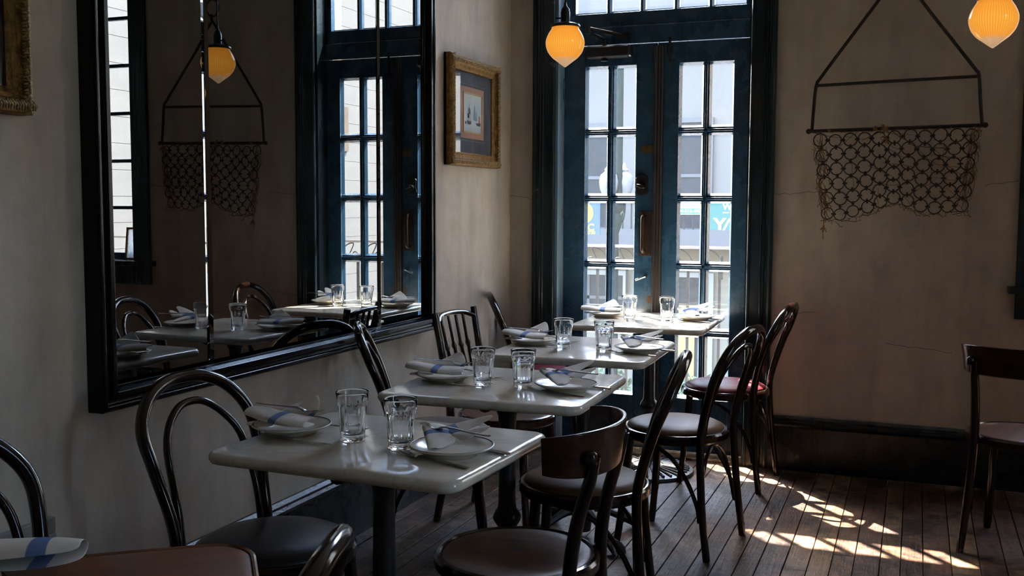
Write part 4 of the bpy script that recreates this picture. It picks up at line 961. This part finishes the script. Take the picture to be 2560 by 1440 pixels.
# street lamp
st=tag(empty('street_lamp',(-2.21,10,-3)),'verdigris twin globe street lamp standing beyond the balcony railing','street lamp')
MB().lathe([(.28,0),(.28,.2),(.16,.5),(.10,.9),(.065,1.6),(.055,3.0),(.055,3.9),(.09,4.0),(.11,4.10),(.075,4.2),(.12,4.26),(.13,4.32),(.07,4.40),(.05,4.45)],16).build('post',M_lampgreen,st,True)
MB().tube([(.05,0,4.4),(.05,0,6.6)],.055,10).build('upper_pole',M_lampgreen,st,True)
for s in (-1,1):
    cx_=.085*s+.01
    ar=MB().tube(spl([(0,0,4.15),(.10*s,0,4.10),(cx_,.13*s,4.25),(cx_,.13*s,4.42)],5),.03,8).build('arm',M_lampgreen,st,True)
    MB().lathe([(.05,4.42),(.09,4.46),(.13,4.56),(.145,4.68),(.122,4.78),(.06,4.83),(.065,4.86),(.035,4.90),(.018,4.95),(0,4.97)],20,(cx_,.13*s,0)).build('globe',M_globe,ar,True)
bn=tag(empty('blue_banner',(-2.70,10.0,.832)),'blue street banner with yellow disc and letters, left of street lamp','banner')
MB().box(-.40,.25,-.01,.01,.03,.56).build('banner_cloth',M_blue,bn)
dsc=MB().lathe([(0,0),(.175,0),(.175,.004),(0,.004)],28).build('yellow_disc',M_yellow,bn); dsc.rotation_euler=(PI/2,0,0); dsc.location=(-.03,-.011,.37)
text('banner_letters','LC',.15,M_yellow,bn,(.07,-.013,.145),(PI/2,0,0),off=.006); text('banner_number','84730',.070,M_yellow,bn,(.09,-.013,.066),(PI/2,0,0),off=.003)
MB().box(-.45,.50,-.02,.02,.56,.59).build('banner_arm',M_lampgreen,bn)
tb=tag(empty('teal_banner',(-1.20,12.857,.70)),'teal pointed banner with gold letter hanging on gallery across the street','banner')
MB().prism([(-.10,.10),(.045,0),(.30,.16),(.30,.72),(-.10,.72)],'y',-.01,.01).build('banner_cloth',M_teal,tb)
text('banner_letter','W',.15,M_signwhite,tb,(.20,-.013,.60),(PI/2,0,0),off=.006); text('banner_letter','Y',.34,M_tan,tb,(.075,-.013,.27),(PI/2,0,0),off=.012)
MB().prism([(.09,.13),(.12,.11),(.26,.39),(.23,.41)],'y',-.014,-.011).build('banner_slash',M_signwhite,tb); MB().box(.12,.23,-.014,-.011,.49,.515).build('banner_dash',M_tan,tb)
sg=tag(empty('phone_sign',(-1.68,12.855,1.165)),'white and green telephone number sign on the gallery across the street','sign')
MB().box(-.26,.26,-.012,.012,0,.30).build('board',M_signwhite,sg); MB().box(-.25,.25,-.016,-.012,.012,.108).build('green_band',M_green,sg)
text('sign_number','504-512-490',.082,M_signwhite,sg,(.0,-.018,.06),(PI/2,0,0),off=.003); text('sign_small_print','MPV-2634 - AKASL',.05,M_txgrey,sg,(.0,-.014,.150),(PI/2,0,0),off=.001); MB().box(-.25,.25,-.016,-.012,.215,.235).build('green_line',M_green,sg)
# shrubs at street level
def shrub(x_,y_,z_,r_,h_,seed,label):
    root=tag(empty('street_shrub',(x_,y_,z_)),label,'shrub','shrubs across the street')
    q=random.Random(seed); b=MB()
    for k in range(700):
        a=q.uniform(0,2*PI); t=q.random(); rr_=r_*math.sqrt(q.random())*(.6+.6*math.sin(PI*(t*.8+.1))); p=Vector((rr_*math.cos(a),rr_*math.sin(a),.15+t*h_))
        d1_=Vector((q.uniform(-1,1),q.uniform(-1,1),q.uniform(-.5,1))).normalized()*.07; d2_=d1_.orthogonal().normalized()*.03
        b.add([p-d1_,p+d2_,p+d1_,p-d2_],[(0,1,2,3)])
    o=b.build('foliage',M_leaf,root); o['kind']='stuff'
    MB().tube([(0,0,0),(0,0,h_*.7)],.03,6).build('stem',M_rust,root)
shrub(-3.0,11.9,-3.0,.55,1.55,1,'leafy green shrub on the far pavement, seen through left door bottom panes'); shrub(-1.2,11.6,-3.0,.5,1.35,2,'leafy green shrub on the far pavement, seen through right door bottom panes')
bpy.context.view_layer.update()
